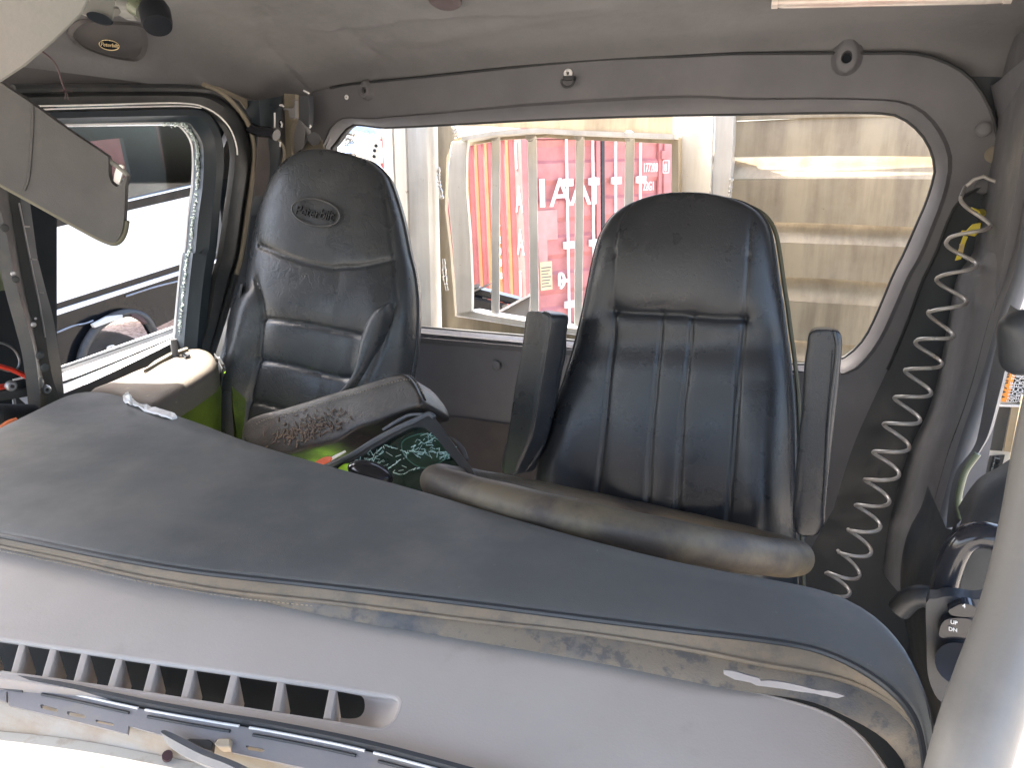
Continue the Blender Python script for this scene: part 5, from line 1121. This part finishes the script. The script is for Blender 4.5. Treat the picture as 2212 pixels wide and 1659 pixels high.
dd_ = thing('driver_door', 'dark driver door with a grab handle and rounded switch panel at the right edge', 'door', (.34, .9, -1.4))
def CC(*pts): return cr('C', *pts)
c1 = onY(CC((395, -60), (352, 120), (318, 260), (280, 400), (245, 470), (205, 530), (170, 590), (158, 640), (168, 690), (180, 725)), 1.30)
c2 = onY(CC((360, -80), (312, 60), (275, 220), (245, 380), (220, 460), (160, 540), (135, 620), (125, 700), (120, 760)), 1.36)
loft('window_seal', [c2, [a.lerp(b, .5)+Vector((0, -.012, 0)) for a, b in zip(crv(c2, 40), crv(c1, 40))], c1, [p+Vector((.01, .03, 0)) for p in crv(c1, 40)]], M['trimd'], dd_, n=60)
tube('seal_bead', onY(CC((238, 480), (195, 540), (175, 600), (165, 660), (175, 722)), 1.28), .005, M['greenglass'], dd_, n=40)
mu = onY(CC((178, 728), (215, 670), (255, 620), (290, 595), (330, 575), (420, 520), (640, 420)), 1.02)
md = onY(CC((110, 820), (150, 790), (205, 775), (260, 790), (330, 800), (450, 780), (700, 700)), .96)
loft('upper_cap', [[p+Vector((0, .04, .0)) for p in mu], mu, [a.lerp(b, .5)+Vector((0, -.02, .0)) for a, b in zip(crv(mu, 30), crv(md, 30))], md], M['rubber'], dd_, n=50, smooth='all')
l1 = onY(CC((120, 760), (90, 850), (40, 940), (10, 1040), (0, 1150), (10, 1300), (60, 1420), (100, 1600)), 1.05)
l2 = onY(CC((240, 790), (180, 850), (150, 940), (120, 1010), (70, 1100), (60, 1250), (90, 1380), (130, 1600)), .95)
loft('brown_reveal', [[p+Vector((-.01, .15, 0)) for p in l1], l1, l2], M['hinge'], dd_, n=50)
loft('lower_panel', [onY(CC((200, 840), (180, 950), (160, 1060), (150, 1300), (150, 1600)), .97), onY(CC((620, 760), (620, 950), (620, 1060), (600, 1300), (600, 1700)), .93)], M['mask'], dd_, n=30)
gh = onY(CC((330, 800), (262, 785), (218, 788), (180, 812), (150, 860), (128, 920), (115, 970), (108, 1020), (120, 1060)), .82)
tube('grab_handle', gh, .0165, M['gloss'], dd_, n=60, seg=20, flat=.8)
spo = onY(CC((45, 1040), (80, 1026), (130, 1016), (210, 1028), (330, 1050), (360, 1300), (300, 1420), (150, 1425), (100, 1412), (70, 1370), (50, 1300), (46, 1180)), .78)
sp_ = slab('switch_panel', crv(spo, 60, True), (.002, .02, 0), M['gray'], dd_, bevel=.006)
for (a_, b_, lab) in (((128, 1045), (225, 1092), 'dark'), ((92, 1098), (215, 1178), 'lettered')):
    q = onY(CC((a_[0], b_[1]-22), (a_[0]+14, a_[1]+16), (a_[0]+50, a_[1]), (b_[0], a_[1]+8), (b_[0]+10, b_[1]-10), (a_[0]+80, b_[1]+2), (a_[0]+16, b_[1]-4)), .768)
    k_ = slab('rocker_switch', crv(q, 30, True), (0, .014, 0), M['gloss'], dd_, bevel=.004)
for i, (x, y, s_) in enumerate(((135, 1104, 'UP'), (128, 1130, 'DN'))):
    q = onY(CC((x, y+14)), .7655)[0]; text('switch_mark', s_, q, Vector((.96, .2, -.1)), UP, .0055, M['wht'], dd_, .0004)
q = onY(CC((180, 1058)), .765)[0]; text('switch_mark', '4', q, Vector((.96, .2, -.1)), UP, .006, M['wht'], dd_, .0004)
tube('round_switch', [onY(CC((165, 1270)), .775)[0], onY(CC((165, 1270)), .752)[0]], .020, M['gloss'], dd_, 20)
tube('panel_cable', onY(CC((-60, 1070), (-20, 1030), (20, 1015), (60, 1020)), .95), .014, M['rubber'], dd_, n=20, seg=10)
P_ = crv(onY(CC((402, -60), (412, 60), (420, 185)), .98), 24); tube('mirror_knob', P_, [.026*math.sqrt(max(.01, 1-(2*i/23-1)**4)) for i in range(24)], M['gray'], dd_, 24)

# equipment glimpsed through the driver's window
eq = thing('equipment_box', 'cream equipment box with an orange and black warning label outside the driver window', 'equipment box', (.46, 2.4, -1.0))
EY = 2.35
def eqs(nm, pts, m, d=0, th=.02, par=eq): return slab(nm, onY(CC(*pts), EY-d), (0, th, 0), M[m], par)
eqs('case', [(100, -200), (700, -200), (700, 1100), (100, 1100)], 'ext')
eqs('warning_label', [(362, 160), (500, 175), (470, 300), (318, 282)], 'labelblk', .004, .003)
eqs('orange_band', [(362, 160), (385, 163), (350, 287), (318, 282)], 'labelor', .008, .003)
wx = (onY(CC((420, 200)), EY)[0]-onY(CC((400, 290)), EY)[0]).normalized()
sw_b = onY(CC((338, 278)), EY-.012)[0]; text('label_lettering', 'WARNING', sw_b, wx, Vector((-wx.z, 0, wx.x)), .030, M['labelblk'], eq, .001)
for i in range(5):
    b_ = onY(CC((362+i*17, 288)), EY-.008)[0]
    text('label_print', ('FAILURE TO FOLLOW SAFE', 'PROCEDURES CAN RESULT IN', 'SERIOUS INJURY OR DEATH.', 'KEEP CLEAR OF MOVING PARTS', 'READ MANUAL BEFORE USE')[i], b_, wx, Vector((-wx.z, 0, wx.x)), .016, M['wht'], eq, .001)
eqs('grey_pane', [(305, 300), (362, 302), (330, 470), (262, 465)], 'hinge', .006, .004)
eqs('pane_frame', [(295, 296), (420, 298), (420, 306), (297, 302)], 'wht', .01, .004)
eqs('divider', [(365, 302), (420, 304), (400, 480), (335, 470)], 'alu', .006, .004)
eqs('louvre', [(283, 490), (340, 486), (300, 640), (240, 650)], 'gray', .008, .006)
for i in range(7):
    q = onY(CC((300-i*5, 500+i*19), (318-i*5, 504+i*19)), EY-.02); bar('louvre_fin', q[0], q[1], Vector((0, .012, 0)), Vector((0, 0, .006)), M['dark'], eq)

# pillar tube at the windshield opening
pt = thing('windshield_pillar', 'smooth grey windshield pillar tube running down the right edge', 'pillar', onD([(2100, 1500)], .42)[0])
cl = [(2330, 700), (2275, 950), (2240, 1150), (2200, 1320), (2140, 1490), (2104, 1600), (2062, 1760), (2020, 1880)]
PT = []
for i, q in enumerate(cl): PT.append(onD([q], .44-.008*i)[0])
tube('tube', PT, .0188, M['tubeg'], pt, n=80, seg=32)
oe = [(2420, 900), (2300, 1150), (2222, 1400), (2186, 1520), (2150, 1640), (2110, 1800)]
oe1 = [onD([q], .43)[0] for q in oe]; oe2 = [onD([(x+80, y)], .46)[0] for x, y in oe]
oep = loft('outer_pillar_skin', [[onD([(x-50, y)], .455)[0] for x, y in oe], oe1, [a.lerp(b, .5)+Vector((0, -.01, 0)) for a, b in zip(oe1, oe2)], oe2, [p+Vector((.03, .05, 0)) for p in oe2]], M['dustwhite'], pt, n=40)

# coiled air hose, silver grey
hose = thing('coiled_hose', 'stretched silver coiled air hose hanging in front of the right hand pillar', 'hose', onY(cr(3, (1990, 1160)), 1.62)[0])
# turn centres down the picture: (x, y, half width, distance)
tops = [(2118, 430), (2083, 525), (2062, 606), (2040, 682), (2012, 745), (1990, 808), (1966, 868), (1943, 925), (1920, 985), (1900, 1045), (1880, 1100), (1862, 1155), (1841, 1205), (1815, 1250), (1800, 1290)]
hw = [44, 40, 40, 37, 36, 37, 36, 36, 35, 34, 33, 32, 34, 32, 28]
pts_ = []
Nn = len(tops)
P0 = onY(cr(3, (2035, 1175), (1990, 1160), (1950, 1140), (1890, 1160), (1830, 1210)), 1.67)
for i in range(Nn):
    x, y = tops[i]; t = i/(Nn-1); Yd = 1.60-.12*t
    c = onY([(x, y)], Yd)[0]; r = (onY([(x+hw[i], y)], Yd)[0]-c).length; pts_.append((c, r))
hp = []
for i in range(Nn-1):
    (c, r), (c2_, r2) = pts_[i], pts_[i+1]; ax = (c2_-c).normalized(); a = Vector((1, .12, .0)); a = (a-ax*a.dot(ax)).normalized(); b = ax.cross(a)
    for k in range(28):
        t = k/28; th = math.pi*1.0-2*math.pi*t; rr = r+(r2-r)*t
        hp.append(c.lerp(c2_, t)+a*math.cos(th)*rr-b*math.sin(th)*rr*.95)
tube('coil', P0+hp[1:], .0036, M['wire'], hose, 10)
yt = thing('yellow_tag', 'yellow plastic tag strap hanging behind the coiled hose beside the pillar', 'tag', onY(cr(3, (1900, 1500)), 1.66)[0])
loft('loop', [onY(cr(3, (1870, 1338), (1910, 1350), (1950, 1352), (1968, 1375), (1950, 1405)), 1.68), onY(cr(3, (1885, 1345), (1915, 1358), (1925, 1370), (1930, 1390), (1915, 1400)), 1.66)], M['yellow'], yt, n=20, thick=.003)
slab('buckle', onY(cr(3, (1880, 1450), (1935, 1440), (1928, 1490), (1895, 1530), (1850, 1520), (1800, 1510), (1812, 1490), (1840, 1492)), 1.67), (0, .006, 0), M['yellow'], yt, bevel=.001)
loft('strap', [onY(cr(3, (1820, 1525), (1800, 1580), (1780, 1646))+cr(6, (1765, 40)), 1.68), onY(cr(3, (1850, 1530), (1830, 1580), (1815, 1646))+cr(6, (1805, 30)), 1.68)], M['yellow'], yt, n=20, thick=.003)
for i in range(6):
    q = onY(cr(3, (1795-i*2, 1580+i*13), (1822-i*2, 1584+i*13)), 1.675); tube('strap_tooth', q, .0016, M['labelyel'], yt, 6)

# ================================================================ LOOSE THINGS BETWEEN THE SEATS
mr = thing('broken_mirror', 'cracked mirror in a black frame leaning between the seats behind the dash', 'mirror', onY(cr('G', (1400, 900)), .98)[0])
mn = Vector((.05, -.72, .69)).normalized(); mp_ = onY(cr('G', (1300, 950)), 1.0)[0]
def MG(pts, o=0): return onP(cr('G', *pts), mp_+mn*o, mn)
fo_ = [(150, 1250), (370, 1165), (620, 1040), (860, 890), (1100, 760), (1300, 670), (1435, 605), (1500, 640), (1640, 830), (1760, 1000), (1870, 1145), (1950, 1290), (2050, 1500), (600, 1800), (100, 1500)]
fi_ = [(430, 1190), (640, 1090), (860, 960), (1080, 830), (1250, 745), (1330, 735), (1400, 745), (1440, 770), (1540, 880), (1640, 1010), (1750, 1140), (1850, 1320), (1900, 1480), (620, 1650), (350, 1400)]
slab('frame', crv(MG(fo_), 90, True), mn*-.02, M['rubber'], mr, holes=[crv(MG(fi_), 80, True)], bevel=.002)
tube('frame_rim', [p+mn*.001 for p in crv(MG(fo_[:8]), 60)], .0045, M['trimd'], mr, 8)
tube('frame_lip', MG([(950, 775), (1100, 680), (1220, 620), (1330, 606), (1440, 612)]), .003, M['trim'], mr, n=40, seg=6)
slab('glass', crv(MG(fi_, -.004), 80, True), mn*-.003, M['cglass'], mr, smooth=False)
slab('backing', crv(MG(fi_, -.016), 80, True), mn*-.003, M['mirrorback'], mr, smooth=False)
lens = MG([(1150, 930), (1180, 880), (1260, 840), (1360, 815), (1470, 830), (1560, 900), (1640, 990), (1650, 1050), (1560, 1120), (1450, 1170), (1380, 1180), (1300, 1150), (1220, 1090), (1165, 1010)], -.009)
slab('spot_lens', crv(lens, 50, True), mn*-.003, mat('sage_lens_back', (.13, .165, .13), .3, fine=None, coarse=(8, .4, .004)), mr, smooth=False)
tube('lens_rim', crv(lens, 50, True), .0012, M['crack'], mr, 6, close=True)
g = []
main = [[(960, 930), (1080, 970), (1190, 1010), (1230, 1020)], [(1230, 1000), (1330, 1010), (1440, 1025), (1550, 1015), (1660, 1055)], [(950, 940), (960, 1000), (870, 1070), (830, 1140), (790, 1155)], [(975, 1210), (1030, 1170), (1110, 1110), (1180, 1075)], [(1040, 1230), (1120, 1245), (1180, 1245), (1260, 1200), (1340, 1180)], [(620, 1110), (700, 1095), (780, 1110), (830, 1080), (870, 1020), (940, 960)], [(1480, 800), (1420, 850), (1340, 920), (1250, 960)], [(1000, 1310), (1055, 1290)], [(650, 1140), (720, 1135), (790, 1110)]]
for ln_ in main:
    P = crv(MG(ln_, -.001), 14)
    for i in range(13):
        if rng.random() < .85: g.append(tube_geo([P[i]+Vector(rng.normal(0, .0006, 3)), P[i+1]+Vector(rng.normal(0, .0006, 3))], rng.uniform(.0004, .0011), 4))
for cx_, cy_, sx_, sy_, n_ in ((1400, 1000, 120, 30, 34), (1450, 860, 50, 40, 20), (1600, 1045, 40, 28, 18), (870, 1060, 60, 40, 16), (760, 1110, 70, 22, 9), (1080, 1150, 110, 50, 7)):
    for i in range(n_):
        x, y = rng.normal(cx_, sx_), rng.normal(cy_, sy_); a = rng.normal(-.25, .7); L_ = rng.uniform(8, 45)
        P = MG([(x-L_*math.cos(a), y-L_*math.sin(a)), (x+L_*math.cos(a), y+L_*math.sin(a))], -.001)
        if y < 745 or y > 1300: continue
        g.append(tube_geo(P, rng.uniform(.00025, .0007), 4))
join_geo('crack_lines', g, M['crack'], mr, smooth=False, kind='stuff')
ml = onP(cr('G', (1650, 840), (1740, 880), (1810, 950), (1850, 1050), (1835, 1085), (1790, 1000), (1720, 900)), mp_-mn*.03, mn)
slab('side_lever', crv(ml, 30, True), mn*-.008, M['trim'], mr, bevel=.002)
sk_ = thing('gear_knob', 'glossy black gear shift knob poking up behind the dash edge', 'gear knob', onY(cr('G', (800, 1250)), .90)[0])
kc = onY(cr('G', (815, 1235)), .90)[0]
ka = (onY(cr('G', (1000, 1305)), .90)[0]-kc).normalized(); kv = (UP-ka*UP.dot(ka)).normalized(); kw_ = ka.cross(kv)
v = []
for i in range(20):
    f_ = math.pi*i/19
    for j in range(28):
        t = 2*math.pi*j/28; sx = math.sin(f_)
        v.append(kc+ka*.036*math.cos(f_)*1.1+kv*.018*sx*math.sin(t)*(1.0)+kw_*.026*sx*math.cos(t))
mk('knob', v, grid_faces(20, 28, True), M['gloss'], sk_, smooth='all'); tube('shift_lever', [kc, kc+Vector((0, .02, -.3)), kc+Vector((0, .05, -.8))], .008, M['steel'], sk_, 10)
# hi-vis vest thrown over the passenger seat cushion
vs = thing('hi_vis_vest', 'crumpled lime hi-vis vest with an orange stripe lying on the passenger seat cushion', 'vest', (-1.06, 1.0, -.70))
nx, ny = 60, 50; v = []
for i in range(ny):
    for j in range(nx):
        x = -1.34+.44*j/(nx-1); y = .78+.46*i/(ny-1)
        z = -.74+.05*math.sin(x*13+y*9)*math.cos(y*17)+.02*math.sin(x*37+y*21)-.5*max(0, x+1.0)-.35*max(0, .86-y)
        v.append((x+.01*math.sin(y*40), y+.01*math.sin(x*33), z))
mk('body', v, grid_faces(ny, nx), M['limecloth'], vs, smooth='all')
loft('reflective_stripe', [onY(cr('G', (190, 1140), (250, 1100), (320, 1065), (385, 1055)), .93), onY(cr('G', (240, 1165), (290, 1140), (370, 1110), (400, 1075)), .92)], M['orange'], vs, n=20, thick=.002)
loft('reflective_stripe', [onY(cr('G', (380, 1075), (450, 1035), (545, 992)), .93), onY(cr('G', (385, 1095), (460, 1055), (548, 1000)), .925)], M['wht'], vs, n=12, thick=.002)
loft('yellow_edge', [onY(cr('G', (180, 1150), (210, 1128), (250, 1105)), .935), onY(cr('G', (215, 1172), (232, 1150), (262, 1112)), .93)], M['yellow'], vs, n=12, thick=.002)
loft('folded_end', [onY(cr('G', (430, 1215), (480, 1160), (560, 1130), (650, 1140)), .96), onY(cr('G', (430, 1240), (520, 1235), (600, 1230), (650, 1240)), .93)], M['limecloth'], vs, n=20, thick=.003)

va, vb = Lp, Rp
bounce_p0 = pp0+pn*.078
loft('green_bounce_patch', [onP(cr(4, (1440, 900), (1452, 1000), (1475, 1150), (1500, 1320)), bounce_p0-pn*.03, pn), onP(cr(4, (1500, 850), (1510, 1000), (1530, 1150), (1530, 1320)), bounce_p0, pn), onP(cr(4, (1596, 862), (1590, 1000), (1568, 1180), (1560, 1320)), bounce_p0-pn*.02, pn)], M['limebounce'], vs, n=24, thick=.003)  # added sheet that paints the green reflection on the seat bolster

# ---------------------------------------------------------------- pieces of parts go one level deeper
DEEP = {
 'passenger_seat': {'emblem_rim': 'backrest', 'emblem_lettering': 'backrest', 'welt': 'backrest', 'side_bolster': 'backrest', 'armrest_piping': 'armrest', 'armrest_stitching': 'armrest', 'dried_mud': 'armrest', 'armrest_lower_trim': 'armrest'},
 'driver_seat': {'seam_stitching': 'backrest', 'welt': 'backrest', 'armrest_side': 'armrest', 'armrest_piping': 'armrest', 'armrest_stitching': 'armrest'},
 'dashboard': {'vane': 'vent_panel', 'slot_lip': 'vent_panel', 'slot_wall': 'vent_panel', 'slot_end_funnel': 'vent_panel', 'panel_lip': 'vent_panel', 'duct_back': 'vent_panel', 'duct_floor': 'vent_panel', 'skirt_stitching': 'skirt_lower', 'skirt_welt': 'skirt_lower', 'torn_backing': 'skirt_lower', 'pad_edge_welt': 'pad_top'},
 'shipping_container': {'rod_bracket': 'lock_rod', 'hinge': 'door_leaf', 'placard_print': 'placard', 'side_ridge': 'corrugated_side'},
 'truck_door': {'glass_crumbs': 'window_frame', 'outer_reveal': 'window_frame', 'lock_knob': 'door_cap', 'sill_latch': 'door_cap', 'broken_trim': 'door_cap', 'pillar_bolt': 'hinge_pillar', 'trim_clip': 'pillar_seal'},
 'wall': {k: 'window_surround' for k in ('rolled_lip', 'plug', 'screw', 'snap_stud', 'hook_ring', 'hook_bar', 'holder_cup', 'socket', 'upper_seam')},
 'cab_guard': {'weld_bead': 'window_bar'},
 'driver_door': {'rocker_switch': 'switch_panel', 'switch_mark': 'switch_panel', 'round_switch': 'switch_panel', 'seal_bead': 'window_seal'},
 'broken_mirror': {'frame_rim': 'frame', 'frame_lip': 'frame', 'crack_lines': 'glass', 'spot_lens': 'backing', 'lens_rim': 'backing'},
 'equipment_box': {'orange_band': 'warning_label', 'label_lettering': 'warning_label', 'label_print': 'warning_label', 'louvre_fin': 'louvre'},
 'parked_truck': {'wheel_rim': 'tyre'}, 'sun_visor': {'fold_seam': 'board', 'edge_piping': 'board'}, 'yellow_tag': {'strap_tooth': 'strap'},
}
order = {o: i for i, o in enumerate(COL.objects)}
for root in [o for o in COL.objects if o.parent is None and o.name in DEEP]:
    kids = sorted([o for o in COL.objects if o.parent == root], key=lambda o: order[o]); mp = DEEP[root.name]; last = {}
    first = {}
    for k in kids: first.setdefault(k.name.split('.')[0], k)
    for k in kids:
        b = k.name.split('.')[0]
        if b in mp:
            host = last.get(mp[b]) or first.get(mp[b])
            if host: k.parent = host
        else: last[b] = k
